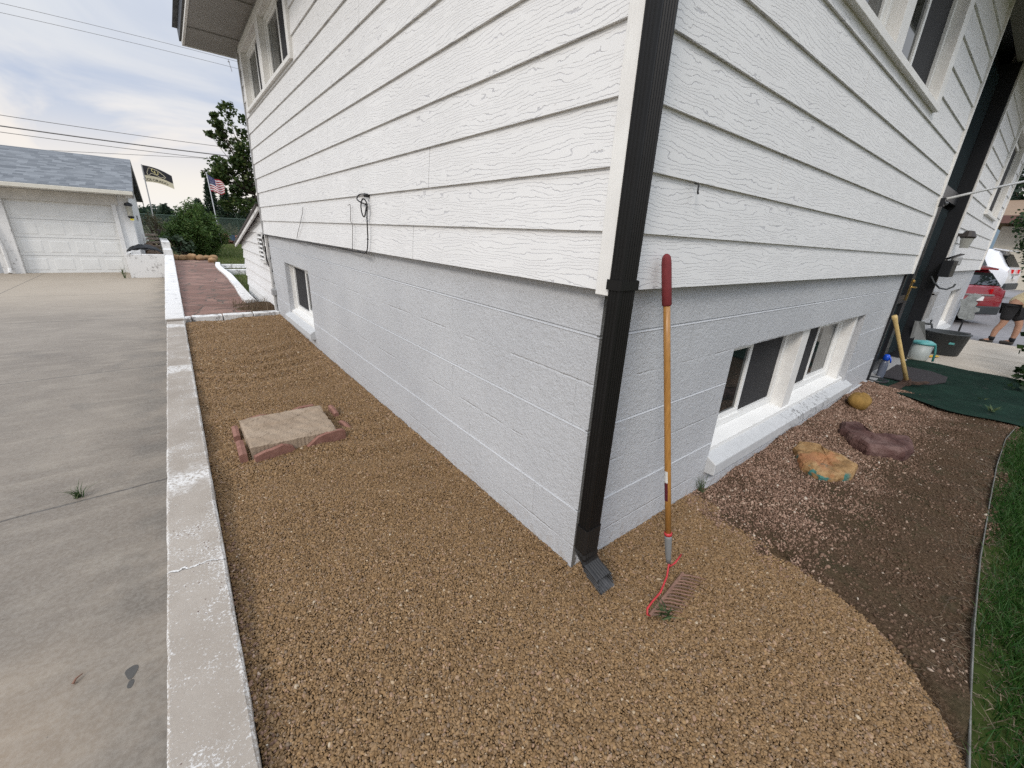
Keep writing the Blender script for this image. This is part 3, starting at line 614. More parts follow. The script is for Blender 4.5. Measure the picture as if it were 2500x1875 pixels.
# ------------------------------------------------------------------ low wall along the drive, kerbs, path
def wall_strip(stations, z0):
    """stations: (y, x0, x1, ztop); slightly uneven edges"""
    mb = MB(); rings = []
    for i, (y, x0, x1, zt) in enumerate(stations):
        j = lambda: random.uniform(-0.004, 0.004); r = 0.008
        rings.append([(x0,y,z0),(x1,y,z0),(x1+j()*0.5,y,zt-r),(x1-r+j(),y,zt),(x0+r,y,zt),(x0+j()*0.5,y,zt-r)])
    return mb.ring_loft(rings)
st = [(y, -1.49, -1.285, 0.055) for y in np.arange(-2.4, 6.72, 0.09)]
wall = thing('garden_wall', (-1.39, 3, -0.425), 'long low concrete wall between driveway and gravel bed, bare and worn near, white painted far end', 'wall')
part('worn_wall', wall_strip(st, -0.46), M['curb'], wall)
st = [(6.722, -1.512, -1.27, 0.075)]+[(y, -1.505, -1.275, 0.075+(y-6.72)*0.0205) for y in np.arange(6.74, 17.5, 0.15)]+[(17.55,-1.505,-1.275,0.295),(17.56,-1.505,-1.275,0.46)]+[(y,-1.50-(y-17.6)*0.02,-1.28-(y-17.6)*0.02,0.46) for y in (17.6,18.6)]+[(18.62,-1.52,-1.30,0.66),(21.0,-1.60,-1.38,0.74)]
part('white_wall', wall_strip(st, -0.46), M['curb'], wall)
blk = [((-1.30,-1.195),0.0),((-1.19,-0.80),0.012),((-0.79,-0.388),0.02),((-0.378,0.0),0.03)]
labs = ['short white painted edging block stub against the garden wall', 'white painted edging block with dirty end, second from the garden wall', 'white painted edging block in the middle of the row across the bed', 'white painted edging block against the house corner conduit']
for ((a, b), zz), lb in zip(blk, labs):
    y0 = 6.83 if b > -1.19 else 6.80
    solo('edging_block', MB().box(a, b-0.004, y0, y0+0.17, -0.06, 0.068+zz*0.4), M['oldwhite2'], lb, 'edging block', 'white edging blocks across the bed', bevel=0.008)
# flagstone path and the mulch patch
mb = MB(); ny = 60
pv = []
for i in range(ny+1):
    y = 7.0+i*(18.7-7.0)/ny; xr = np.interp(y, [7.0, 8.3, 9, 13, 16, 18.7], [-0.30, -0.33, -0.31, -0.22, -0.24, -0.12])
    for j in range(9):
        x = -1.275+(xr+1.275)*j/8; pv.append((x, y, 0.045+0.006*math.sin(x*13+y*4)+0.005*math.sin(y*9-x*5)))
mb.add(pv, [(i*9+j, i*9+j+1, (i+1)*9+j+1, (i+1)*9+j) for i in range(ny) for j in range(8)])
struct('path', mb, M['flag'], True)
mb = MB(); kp = [(8.15, -0.33, -0.17, 0.10), (8.3, -0.35, -0.17, 0.10), (9.05, -0.34, -0.16, 0.10), (10.3, -0.285, -0.13, 0.10), (13, -0.235, -0.075, 0.10), (15, -0.27, -0.115, 0.10), (16, -0.25, -0.11, 0.10), (17.2, -0.15, -0.02, 0.10)]
kk = [tuple(np.interp(y, [k[0] for k in kp], [k[i] for k in kp]) for i in (1, 2, 3)) for y in np.arange(8.15, 17.2, 0.25)]
solo('curved_kerb', wall_strip([(y, *k) for y, k in zip(np.arange(8.15, 17.2, 0.25), kk)], -0.32), M['oldwhite'], 'curved white painted kerb along the right edge of the red flagstone path', 'kerb')
mb = MB(); nn = 14
hv = [(-0.62+0.64*j/nn, 7.0+1.25*i/nn, 0.02+0.085*math.sin(PI*min(1, max(0, (j/nn-0.15+0.25*math.sin(i*1.3))))*0.55+0.1)*math.sin(PI*i/nn*0.9+0.25)+random.uniform(-.012,.012)) for i in range(nn+1) for j in range(nn+1)]
mb.add(hv, [(i*(nn+1)+j, i*(nn+1)+j+1, (i+1)*(nn+1)+j+1, (i+1)*(nn+1)+j) for i in range(nn) for j in range(nn)])
struct('soil_patch', mb, M['soil'], True)
# boulders at the far end of the path
M['boulder'] = stone_mat('tan_boulder', [(0.3, (0.20, 0.115, 0.055)), (0.7, (0.36, 0.235, 0.13))], 4, 0.4, 16)
bl = [(-1.21,19.05,.15,.12,.10),(-1.0,18.95,.15,.12,.10),(-0.76,18.9,.17,.13,.13),(-0.50,18.75,.16,.13,.11),(-0.30,18.95,.12,.10,.10),(-0.13,18.6,.17,.15,.12),(-0.21,17.75,.13,.15,.10)]
bn = ['small tan boulder against the white wall at the path end','low tan boulder second from the white wall','orange tan rounded boulder left of the middle of the boulder row','flat pale boulder in the middle of the boulder row','small boulder tucked between two larger ones in the row','large rounded tan boulder at the right end of the row','round boulder standing in front of the kerb end']
for i, (b, lb) in enumerate(zip(bl, bn)):
    solo('boulder', MB().blob((b[0],b[1],0.05+b[4]*0.6), (b[2],b[3],b[4]), 30+i, 0.26), M['boulder'], lb, 'boulder', 'boulders at the end of the path', True)

# ------------------------------------------------------------------ gravel, soil and lawn beds on this side
GB = [(1.16,-0.0),(1.12,-0.2),(1.06,-0.4),(1.01,-0.58),(0.955,-0.78),(0.89,-0.95),(0.83,-1.05),(0.75,-1.135),(0.65,-1.205),(0.55,-1.255),(0.46,-1.30),(0.38,-1.35),(0.24,-1.7),(0.1,-2.4)]
GBx = np.array([p[0] for p in GB]); GBy = np.array([p[1] for p in GB])
def gb_x(y): return np.interp(-np.asarray(y), -GBy, GBx)
def gh(x, y):
    env = 0.45+0.55*np.sin(x*2.1+1.3*np.sin(y*0.9)+0.5)*np.sin(y*1.25+0.6*np.sin(x*1.7))
    rip = np.sin(y*16+x*3.5+2.6*np.sin(x*2.6+y*0.9)+1.6*np.sin(x*5.1-y*1.7)+1.2*np.sin(y*3.1))
    rip2 = np.sin(y*9.5+x*3.0+1.7*np.sin(x*4+y*1.3))
    h = 0.0150*np.maximum(env, 0.15)*rip+0.013*rip2*np.clip(1-env, 0.2, 1)+0.016*np.sin(x*1.9+0.7)*np.sin(y*1.1+0.3)
    near = np.clip((y+0.2)/1.2, 0.35, 1.0)
    edge = np.clip((gb_x(y)-x)/0.14, 0, 1); drop = np.where(y < 0.05, (1-edge)**2*0.022, 0)
    back = np.clip((y-4.5)/2.3, 0, 1)*0.02
    h = h*np.where(y > 0.02, np.clip(np.abs(x)/0.28, 0.25, 1), 1)
    return h*near-drop+back-0.006+0.014*np.clip((0.10-np.abs(np.where(y > 0.02, x, 9)))/0.10, 0, 1)
def in_gravel(x, y):
    a = (x > -1.282) & (x < 0.0) & (y > 0.0) & (y < 6.83)
    b = (y <= 0.0) & (x > -1.282) & (x < gb_x(y)+(0.010*np.sin(y*31)+0.006*np.sin(y*67+x*20))*np.clip((y+1.15)/0.3, 0, 1)) & (y > -2.3)
    return a | b
def bed_mesh(name, x0, x1, y0, y1, n, m, hf, mat, keep=None):
    xs_ = np.linspace(x0, x1, n); ys_ = np.linspace(y0, y1, m); X_, Y_ = np.meshgrid(xs_, ys_); Z_ = hf(X_, Y_)
    mb = MB(); fs = []
    for j in range(m-1):
        for i in range(n-1):
            if keep is None or keep((xs_[i]+xs_[i+1])/2, (ys_[j]+ys_[j+1])/2): fs.append((j*n+i, j*n+i+1, (j+1)*n+i+1, (j+1)*n+i))
    mb.add(list(zip(X_.ravel(), Y_.ravel(), Z_.ravel())), fs); return struct(name, mb, mat, True)
g = G('gravel_base'); c = g.ramp(g.voro(120, out='Color'), [(0.2, (0.045, 0.028, 0.015)), (0.8, (0.12, 0.076, 0.04))]); M['gravelbase'] = g.fin(c, 0.95, 0.1)
bed_mesh('gravel_bed', -1.284, 1.3, -2.4, 6.84, 60, 150, lambda x, y: gh(x, y)-0.004-np.where(x > gb_x(y)-0.01, np.where(y < 0.05, 0.03, 0), 0), M['gravelbase'], lambda x, y: y < 0.12 or x < 0.06)
def sh(x, y):
    base = -0.010+0.008*np.sin(x*3.1+y*5)+0.009*np.sin(x*7.7-y*6+1)+0.006*np.sin(x*17+y*13)
    hole = -0.055*np.exp(-((x-0.985)**2+(y+0.56)**2)/0.0022)+0.02*np.exp(-((x-0.93)**2+(y+0.50)**2)/0.004)
    wall_rise = 0.045*np.clip((y+0.5)/0.5, 0, 1)*np.clip((x-1)/1.5, 0, 1)
    return base+hole+wall_rise-0.004*np.clip((-y-0.7)/0.6, 0, 1)
PE = [(-2.6,-1.50),(-0.6,-1.36),(0.409,-1.293),(0.736,-1.269),(1.175,-1.243),(1.833,-1.214),(2.665,-1.196),(3.483,-1.183),(4.3,-1.191),(5.0,-1.25),(7.6,-1.45)]
def ey(x): return np.interp(x, [p[0] for p in PE], [p[1] for p in PE])
def warped(name, x0, x1, n, ts, yf, hf, mat):
    xs_ = np.linspace(x0, x1, n); X_, T_ = np.meshgrid(xs_, ts); Y_ = yf(X_, T_); Z_ = hf(X_, Y_); m = len(ts)
    return struct(name, MB().add(list(zip(X_.ravel(), Y_.ravel(), Z_.ravel())), [(j*n+i, j*n+i+1, (j+1)*n+i+1, (j+1)*n+i) for j in range(m-1) for i in range(n-1)]), mat, True)
warped('soil_bed', -0.3, 5.2, 200, np.linspace(0, 1, 62), lambda x, t: ey(x)*(1-t)+0.01*t, lambda x, y: sh(x, y)-0.035*np.clip((gb_x(y)-np.where(y < -0.62, 0.0, 0.16)-x)/0.05, 0, 1), M['soil'])
g = G('turf_soil'); c = g.mix(g.noise(25, 5), (0.02, 0.03, 0.008), (0.05, 0.07, 0.015)); M['turfsoil'] = g.fin(c, 0.95, 0.1)
warped('lawn_bed', -2.5, 7.6, 80, np.linspace(0, 1, 30)**2, lambda x, t: ey(x)-0.005-t*5, lambda x, y: -0.022+0.008*np.sin(x*2+y)-0.02*np.clip((ey(x)-y)/0.4, 0, 1), M['turfsoil'])

def scatter(name, pts, rot, scl, mat, seeds, radius, flat, label, cat, sub=2, rough=0.35):
    """countless small stones: one point mesh whose geometry nodes set a stone on every point"""
    me = bpy.data.meshes.new(name); me.vertices.add(len(pts)); me.vertices.foreach_set('co', np.asarray(pts, np.float32).ravel())
    for nm, arr in (('stone_rotation', rot), ('stone_scale', scl)):
        a = me.attributes.new(nm, 'FLOAT_VECTOR', 'POINT'); a.data.foreach_set('vector', np.asarray(arr, np.float32).ravel())
    me.materials.append(mat); me.update()
    o = bpy.data.objects.new(name, me); COL.objects.link(o); tag(o, label, cat, kind='stuff'); WLOC[o.name] = Vector((0,0,0))
    t = bpy.data.node_groups.new(name+'_nodes', 'GeometryNodeTree')
    t.interface.new_socket('Geometry', in_out='INPUT', socket_type='NodeSocketGeometry'); t.interface.new_socket('Geometry', in_out='OUTPUT', socket_type='NodeSocketGeometry')
    gi = t.nodes.new('NodeGroupInput'); go = t.nodes.new('NodeGroupOutput'); jn = t.nodes.new('GeometryNodeJoinGeometry')
    for s in seeds:
        ic = t.nodes.new('GeometryNodeMeshIcoSphere'); ic.inputs['Radius'].default_value = radius; ic.inputs['Subdivisions'].default_value = sub
        ps = t.nodes.new('GeometryNodeInputPosition'); ad = t.nodes.new('ShaderNodeVectorMath'); ad.operation = 'ADD'; ad.inputs[1].default_value = (s*3.7, s*1.9, s*5.3)
        no = t.nodes.new('ShaderNodeTexNoise'); no.inputs['Scale'].default_value = 0.75/radius; no.inputs['Detail'].default_value = 1.0
        sb = t.nodes.new('ShaderNodeVectorMath'); sb.operation = 'SUBTRACT'; sb.inputs[1].default_value = (0.5, 0.5, 0.5)
        sc = t.nodes.new('ShaderNodeVectorMath'); sc.operation = 'SCALE'; sc.inputs['Scale'].default_value = radius*rough*4
        sp_ = t.nodes.new('GeometryNodeSetPosition'); sm = t.nodes.new('GeometryNodeSetMaterial'); sm.inputs['Material'].default_value = mat
        tr = t.nodes.new('GeometryNodeTransform'); tr.inputs['Scale'].default_value = (1.25, 0.95+0.1*(s % 2), flat)
        ss = t.nodes.new('GeometryNodeSetShadeSmooth'); g2 = t.nodes.new('GeometryNodeGeometryToInstance')
        L = t.links.new
        L(ps.outputs[0], ad.inputs[0]); L(ad.outputs[0], no.inputs['Vector']); L(no.outputs['Color'], sb.inputs[0]); L(sb.outputs[0], sc.inputs[0])
        L(ic.outputs['Mesh'], sp_.inputs['Geometry']); L(sc.outputs[0], sp_.inputs['Offset']); L(sp_.outputs[0], tr.inputs['Geometry']); L(tr.outputs[0], ss.inputs[0]); L(ss.outputs[0], sm.inputs[0]); L(sm.outputs[0], g2.inputs[0]); L(g2.outputs[0], jn.inputs[0])
    io = t.nodes.new('GeometryNodeInstanceOnPoints'); io.inputs['Pick Instance'].default_value = True
    rv = t.nodes.new('FunctionNodeRandomValue'); rv.data_type = 'INT'
    for q in rv.inputs:
        if q.enabled and q.type == 'INT' and q.name == 'Min': q.default_value = 0
        if q.enabled and q.type == 'INT' and q.name == 'Max': q.default_value = len(seeds)-1
    ro = [q for q in rv.outputs if q.enabled and q.type == 'INT'][0]
    na = t.nodes.new('GeometryNodeInputNamedAttribute'); na.data_type = 'FLOAT_VECTOR'; na.inputs[0].default_value = 'stone_rotation'
    nb = t.nodes.new('GeometryNodeInputNamedAttribute'); nb.data_type = 'FLOAT_VECTOR'; nb.inputs[0].default_value = 'stone_scale'
    e2 = t.nodes.new('FunctionNodeEulerToRotation')
    L(gi.outputs[0], io.inputs['Points']); L(jn.outputs[0], io.inputs['Instance']); L(ro, io.inputs['Instance Index']); L(na.outputs[0], e2.inputs[0]); L(e2.outputs[0], io.inputs['Rotation']); L(nb.outputs[0], io.inputs['Scale']); L(io.outputs[0], go.inputs[0])
    md = o.modifiers.new('stones', 'NODES'); md.node_group = t; return o
def grid_pts(x0, x1, y0, y1, s):
    xs_ = np.arange(x0, x1, s); ys_ = np.arange(y0, y1, s); X_, Y_ = np.meshgrid(xs_, ys_)
    X_ = X_.ravel()+RNG.uniform(-s*.55, s*.55, X_.size); Y_ = Y_.ravel()+RNG.uniform(-s*.55, s*.55, Y_.size); return X_, Y_
def not_slab(x, y): return ~((x > -1.05) & (x < -0.52) & (y > 1.93) & (y < 2.42))
X_, Y_ = grid_pts(-1.28, 1.25, -1.75, 1.6, 0.0058); X2, Y2 = grid_pts(-1.28, 0.0, 1.6, 3.3, 0.0074); X3, Y3 = grid_pts(-1.28, 0.0, 3.3, 6.83, 0.0105)
X_ = np.concatenate([X_, X2, X3]); Y_ = np.concatenate([Y_, Y2, Y3]); k = in_gravel(X_, Y_) & not_slab(X_, Y_); k &= ~((Y_ < 0) & (RNG.uniform(0, 1, X_.size) > 0.12+(gb_x(Y_)-X_)/np.where(Y_ > -0.62, 0.16, 0.045)/np.sqrt(1+((gb_x(Y_+0.04)-gb_x(Y_-0.04))/0.08)**2))); k &= ~((np.hypot(X_-0.985, Y_+0.56) < 0.05))
X_, Y_ = X_[k], Y_[k]; n = len(X_)
big = np.where(Y_ > 3.3, 1.75, np.where(Y_ > 1.6, 1.28, 1.0))*np.where(Y_ < -0.1, 1.08, 1.0)
sz = np.clip(RNG.lognormal(0, 0.28, n), 0.6, 2.3)*big
pts = np.stack([X_, Y_, gh(X_, Y_)+RNG.uniform(-0.001, 0.0045, n)], 1)
rot = np.stack([RNG.normal(0, 0.5, n), RNG.normal(0, 0.5, n), RNG.uniform(0, 6.28, n)], 1)
scl = np.stack([sz*RNG.uniform(.85, 1.15, n), sz*RNG.uniform(.8, 1.1, n), sz*RNG.uniform(.8, 1.1, n)], 1)
M['pebble'] = pebble_mat('pea_gravel', [(0.0, (0.110, 0.065, 0.030)), (0.2, (0.185, 0.112, 0.051)), (0.5, (0.245, 0.151, 0.071)), (0.65, (0.205, 0.134, 0.074)), (0.82, (0.30, 0.19, 0.092)), (0.91, (0.175, 0.128, 0.088)), (0.955, (0.31, 0.195, 0.128)), (0.988, (0.36, 0.26, 0.16)), (1.0, (0.44, 0.36, 0.26))])
scatter('gravel', pts, rot, scl, M['pebble'], (1, 2, 3, 4, 5, 6), 0.0037, 0.80, 'brown pea gravel raked in low ridges', 'gravel', 2, 0.24)
# old crushed pink granite: shows along the wall foot, in the front bed and thinning into soil
X_, Y_ = grid_pts(0.7, 5.2, -1.25, 0.0, 0.0095); k = ((~in_gravel(X_, Y_)) | ((X_ > gb_x(Y_)-np.where(Y_ > -0.66, 0.19, 0.05)) & (RNG.uniform(0, 1, X_.size) < 0.75))) & (np.hypot(X_-0.985, Y_+0.56) > 0.05)
dens = np.clip(1.0-0.9*np.clip((-Y_-0.15-0.06*X_)/0.7, 0, 1)+0.35*np.sin(X_*4+Y_*7)*np.sin(X_*9-Y_*5), 0.14, 1.0)
k &= RNG.uniform(0, 1, X_.size) < dens; X_, Y_ = X_[k], Y_[k]
Xc, Yc = grid_pts(-1.28, -1.20, -1.6, 1.6, 0.014); kc = RNG.uniform(0, 1, Xc.size) < 0.55*np.clip((-1.215-Xc)/0.04, 0, 1)*np.clip(1.3-np.abs(Yc-0.3), 0, 1)
zp = np.concatenate([np.where(X_ < gb_x(Y_), np.maximum(sh(X_, Y_), gh(X_, Y_)), sh(X_, Y_))+RNG.uniform(-0.002, 0.003, X_.size), gh(Xc[kc], Yc[kc])+0.006]); X_ = np.concatenate([X_, Xc[kc]]); Y_ = np.concatenate([Y_, Yc[kc]]); n = len(X_)
sz = np.clip(RNG.lognormal(0, 0.30, n), 0.5, 2.1); pts = np.stack([X_, Y_, zp], 1)
rot = RNG.uniform(0, 6.28, (n, 3)); scl = np.stack([sz]*3, 1)*RNG.uniform(.75, 1.25, (n, 3))
M['granite'] = pebble_mat_dirty('crushed_pink_granite', [(0.0, (0.09, 0.055, 0.038)), (0.35, (0.18, 0.113, 0.08)), (0.65, (0.27, 0.172, 0.124)), (0.90, (0.35, 0.235, 0.175)), (0.98, (0.42, 0.315, 0.24)), (1.0, (0.54, 0.48, 0.40))])
scatter('crushed_granite', pts, rot, scl, M['granite'], (11, 12, 13, 14), 0.0050, 0.8, 'old crushed pink granite mixed with dark soil', 'crushed granite', 1, 0.5)

def blades(name, X_, Y_, Zf, h, w, mat, label, cat, lean=0.5, flat=False, kind='stuff'):
    n = len(X_); a = RNG.uniform(0, 6.28, n); hh = h*RNG.uniform(0.45, 1.2, n); ln = hh*RNG.uniform(0.1, 1.0, n)*lean*2; la = RNG.uniform(0, 6.28, n)
    zz = Zf(X_, Y_); dx, dy = np.cos(a)*w/2, np.sin(a)*w/2; lx, ly = np.cos(la)*ln, np.sin(la)*ln; up = hh if not flat else hh*0.08
    V = np.empty((n, 5, 3)); V[:,0] = np.stack([X_-dx, Y_-dy, zz], 1); V[:,1] = np.stack([X_+dx, Y_+dy, zz], 1)
    V[:,2] = np.stack([X_+dx*.8+lx*.35, Y_+dy*.8+ly*.35, zz+up*.6], 1); V[:,3] = np.stack([X_-dx*.8+lx*.35, Y_-dy*.8+ly*.35, zz+up*.6], 1); V[:,4] = np.stack([X_+lx, Y_+ly, zz+up], 1)
    me = bpy.data.meshes.new(name); me.vertices.add(n*5); me.vertices.foreach_set('co', V.astype(np.float32).ravel())
    idx = np.arange(n)[:,None]*5; loops = np.concatenate([idx+np.array([0,1,2,3]), idx+np.array([3,2,4])], 1)
    me.loops.add(n*7); me.loops.foreach_set('vertex_index', loops.astype(np.int32).ravel()); me.polygons.add(n*2)
    st_ = (np.arange(n)[:,None]*7+np.array([0,4])).ravel(); me.polygons.foreach_set('loop_start', st_.astype(np.int32)); me.update(); me.validate()
    me.materials.append(mat); o = bpy.data.objects.new(name, me); COL.objects.link(o); tag(o, label, cat, kind=kind); WLOC[o.name] = Vector((0,0,0)); return o
M['grass'] = leaf_mat('lawn_blade', (0.012, 0.046, 0.006), (0.024, 0.082, 0.011), (0.065, 0.11, 0.03)); M['straw'] = leaf_mat('dead_straw', (0.07, 0.05, 0.032), (0.14, 0.10, 0.062), (0.30, 0.24, 0.16)); M['farlawn'] = leaf_mat('back_lawn_blade', (0.06, 0.10, 0.02), (0.09, 0.135, 0.03), (0.15, 0.17, 0.06))
n = 95000; X_ = RNG.uniform(-0.2, 5.6, n); D_ = RNG.power(0.9, n)*1.0; Y_ = ey(X_)-0.012-D_; k = RNG.uniform(0, 1, n) < np.clip(0.10+D_*7+0.3*np.sin(X_*5+1), 0.06, 1); X_, Y_ = X_[k], Y_[k]
blades('lawn_grass', X_, Y_, lambda x, y: -0.035+0*x, 0.062, 0.0042, M['grass'], 'dark green lawn grass beyond the metal edging', 'grass')
n = 2600; X_ = RNG.uniform(0.3, 5.0, n); Y_ = ey(X_)-0.01+RNG.normal(0, 0.08, n); k = np.abs(Y_-ey(X_)) > 0.012; blades('dead_grass', X_[k], Y_[k], lambda x, y: -0.01+0*x, 0.07, 0.0035, M['straw'], 'dead straw and torn turf along the metal edging', 'straw', 0.8, True)
n = 2600; X_ = RNG.uniform(0.9, 5.0, n); Y_ = RNG.uniform(-1.25, -0.1, n); k = (~in_gravel(X_, Y_)) & (RNG.uniform(0, 1, n) < np.clip(-Y_, .1, 1)); blades('straw_litter', X_[k], Y_[k], lambda x, y: sh(x, y)+0.006, 0.032, 0.0024, M['straw'], 'bits of straw scattered over the front soil bed', 'straw', 0.9, True)
n = 260; X_ = RNG.uniform(-0.60, -0.03, n); Y_ = RNG.uniform(7.05, 8.1, n); blades('dry_weeds', X_, Y_, lambda x, y: 0.06+0*x, 0.13, 0.006, M['straw'], 'dry weeds at the foot of the clapboard lean-to', 'weeds', 0.7)
n = 42000; X_ = RNG.uniform(-0.2, 5.5, n); Y_ = 8.7+RNG.power(0.8, n)*21; k = ~((X_ > -0.16) & (Y_ > 16.7) & (Y_ < 17.35)) & (X_ < 0.5+(Y_-8)*0.16) & ~((X_ > -0.03) & (Y_ < 11.2)); X_, Y_ = X_[k], Y_[k]; k = X_ > np.where(Y_ < 17.2, -0.12, -0.2); X_, Y_ = X_[k], Y_[k]
blades('back_lawn_grass', X_, Y_, lambda x, y: ground_z(x, y), 0.10, 0.011, M['farlawn'], 'patchy green lawn behind the house', 'grass')

# ------------------------------------------------------------------ stone slab ringed by red brick pieces
mb = MB(); nn = 46; c4 = [(-1.056,1.901),(-0.515,1.899),(-0.50,2.415),(-1.065,2.423)]
tv = []
for j in range(nn+1):
    for i in range(nn+1):
        s, t = i/nn, j/nn; x = (1-s)*(1-t)*c4[0][0]+s*(1-t)*c4[1][0]+s*t*c4[2][0]+(1-s)*t*c4[3][0]; y = (1-s)*(1-t)*c4[0][1]+s*(1-t)*c4[1][1]+s*t*c4[2][1]+(1-s)*t*c4[3][1]
        ed = 0.004 if i in (0, nn) or j in (0, nn) else 0
        q_ = math.sin(t*8.5+0.9*math.sin(s*5)+0.35*math.sin(s*13+1)); q2 = math.sin(t*21+1.6*math.sin(s*6+2)+0.5*math.sin(s*19)); ridge = 0.0045*math.tanh(9*q_)+0.0028*math.tanh(8*q2)+0.0016*math.sin(s*41+t*17)+random.uniform(-.0016,.0016)
        x += (random.uniform(-.003,.003) if i in (0, nn) else 0); y += (random.uniform(-.002,.002) if j in (0, nn) else 0)
        tv.append((x, y, 0.074+ridge-ed))
mb.add(tv, [(j*(nn+1)+i, j*(nn+1)+i+1, (j+1)*(nn+1)+i+1, (j+1)*(nn+1)+i) for j in range(nn) for i in range(nn)])
ringi = [i for i in range(nn+1)]+[j*(nn+1)+nn for j in range(1, nn+1)]+[nn*(nn+1)+i for i in range(nn-1, -1, -1)]+[j*(nn+1) for j in range(nn-1, 0, -1)]
b0 = len(mb.v); mb.v += [(tv[i][0], tv[i][1]+0.004, -0.02) for i in ringi]; nr = len(ringi)
for q in range(nr): mb.f.append((ringi[q], b0+q, b0+(q+1) % nr, ringi[(q+1) % nr])); mb.mi.append(0)
solo('stone_slab', mb, M['slab'], 'square buff sandstone slab with a split face lying in the gravel', 'stone slab', base=(-0.78, 2.16, 0))
def brick(poly, zt, lb, thick=0.05):
    """red scalloped edging piece set on edge; poly = its top outline along its length as (distance, height), from a to b"""
    (ax, ay), (bx, by), prof = poly; d = Vector((bx-ax, by-ay, 0)); L = d.length; d.normalize(); nrm = Vector((-d.y, d.x, 0)); rings = []
    for s, h in prof:
        p = Vector((ax, ay, 0))+d*(s*L); rings.append([tuple(p+nrm*0+Vector((0,0,-0.03))), tuple(p+nrm*thick+Vector((0,0,-0.03))), tuple(p+nrm*thick+Vector((0,0,h-0.004))), tuple(p+nrm*(thick*0.5)+Vector((0,0,h+0.003))), tuple(p+Vector((0,0,h-0.004)))])
    solo('edging_brick', MB().ring_loft(rings), M['brick'], lb, 'edging brick', 'red edging bricks around the stone slab', base=(ax, ay, 0))
W_ = [(0, .008), (.12, .03), (.3, .05), (.5, .055), (.72, .05), (1, .05)]
brick(((-1.045,1.845),(-0.80,1.885),[(0,.035),(.25,.05),(.45,.052),(.7,.062),(.85,.045),(.95,.03),(1,.004)]), 0, 'red wavy edging brick leaning on the front face of the slab, left one', 0.035)
brick(((-0.725,1.868),(-0.455,1.90),[(0,.004),(.1,.02),(.28,.055),(.5,.066),(.75,.068),(.93,.062),(1,.05)]), 0, 'red wavy edging brick leaning on the front face of the slab, right one', 0.035)
brick(((-1.078,2.13),(-1.082,1.89),[(0,.045),(.3,.05),(.6,.045),(1,.05)]), 0, 'red edging brick beside the front left corner of the slab', -0.045)
brick(((-1.08,2.44),(-1.084,2.245),[(0,.03),(.5,.04),(1,.03)]), 0, 'red edging brick beside the back left edge of the slab', -0.04)
brick(((-0.425,2.46),(-0.428,2.275),[(0,.04),(.5,.045),(1,.035)]), 0, 'red edging brick beside the back right edge of the slab', 0.035)
brick(((-0.43,2.16),(-0.405,2.0),[(0,.015),(.4,.022),(1,.006)]), 0, 'nearly buried red edging brick off the right edge of the slab', 0.035)
brick(((-0.70,2.55),(-0.52,2.545),[(0,.01),(.4,.035),(1,.035)]), 0, 'red edging brick behind the back edge of the slab, right one', 0.035)
brick(((-1.03,2.54),(-0.84,2.55),[(0,.015),(.6,.03),(1,.012)]), 0, 'red edging brick behind the back edge of the slab, left one', 0.035)

n = 60; X_ = RNG.uniform(-1.25, 0.4, n); Y_ = RNG.uniform(-0.9, 2.2, n); k = in_gravel(X_, Y_) & not_slab(X_, Y_); blades('dry_stalks', X_[k], Y_[k], lambda x, y: gh(x, y)+0.008, 0.03, 0.003, M['straw'], 'a few dry stalk bits lying on the gravel', 'straw', 0.9, True)
# ------------------------------------------------------------------ rake leaning on the wall
rake = thing('garden_rake', (0.36, -0.28, 0), 'bow rake with wooden handle and red grip leaning on the front wall', 'rake')
T0 = Vector((0.235, -0.078, 1.435)); T1 = Vector((0.305, -0.31, 0.105)); ax_ = (T1-T0)
def on(s): return T0+ax_*s
g = G('varnished_wood'); P, x, y, z = g.pos(); c = g.ramp(g.noise(1.0, 4, 0.6, g.comb(g.math('MULTIPLY', x, 160.0), g.math('MULTIPLY', y, 160.0), g.math('MULTIPLY', z, 6.0))), [(0.3, (0.27, 0.125, 0.03)), (0.7, (0.42, 0.215, 0.06))]); M['wood'] = g.fin(c, 0.35, 0.5)
M['redgrip'] = plain('red_foam_grip', (0.16, 0.022, 0.025), 0.75, 0.15, 40, 0.3, 200); M['red'] = plain('red_enamel', (0.42, 0.03, 0.035), 0.4, 0.2, 30); M['rust'] = stone_mat('rusty_tine', [(0.3, (0.16, 0.09, 0.065)), (0.7, (0.27, 0.16, 0.12))], 25, 0.3, 120)
M['ferr'] = plain('grey_ferrule', (0.17, 0.175, 0.175), 0.5, 0.1); M['tinedark'] = stone_mat('dark_rusty_tine', [(0.3, (0.11, 0.07, 0.055)), (0.7, (0.21, 0.13, 0.10))], 25, 0.3, 120); M['label_w'] = plain('paper_label', (0.6, 0.6, 0.58), 0.5, 0.1); M['maroon'] = plain('maroon_label', (0.09, 0.012, 0.02), 0.5, 0.1)
part('handle', MB().tube([on(s) for s in (0.08, 0.3, 0.5, 0.7, 0.895)], 0.0135, 14), M['wood'], rake, True)
part('grip', MB().tube([on(s) for s in (-0.004, 0.0, 0.006, 0.02, 0.08, 0.138, 0.141)], [0.004, 0.012, 0.016, 0.0185, 0.0185, 0.0185, 0.0145], 14), M['redgrip'], rake, True)
part('ferrule', MB().tube([on(s) for s in (0.895, 0.905, 0.98, 1.0)], [0.0165, 0.0165, 0.0125, 0.010], 14), M['ferr'], rake, True)
part('collar', MB().tube([on(s) for s in (0.884, 0.8945)], 0.0172, 14), M['red'], rake, True)
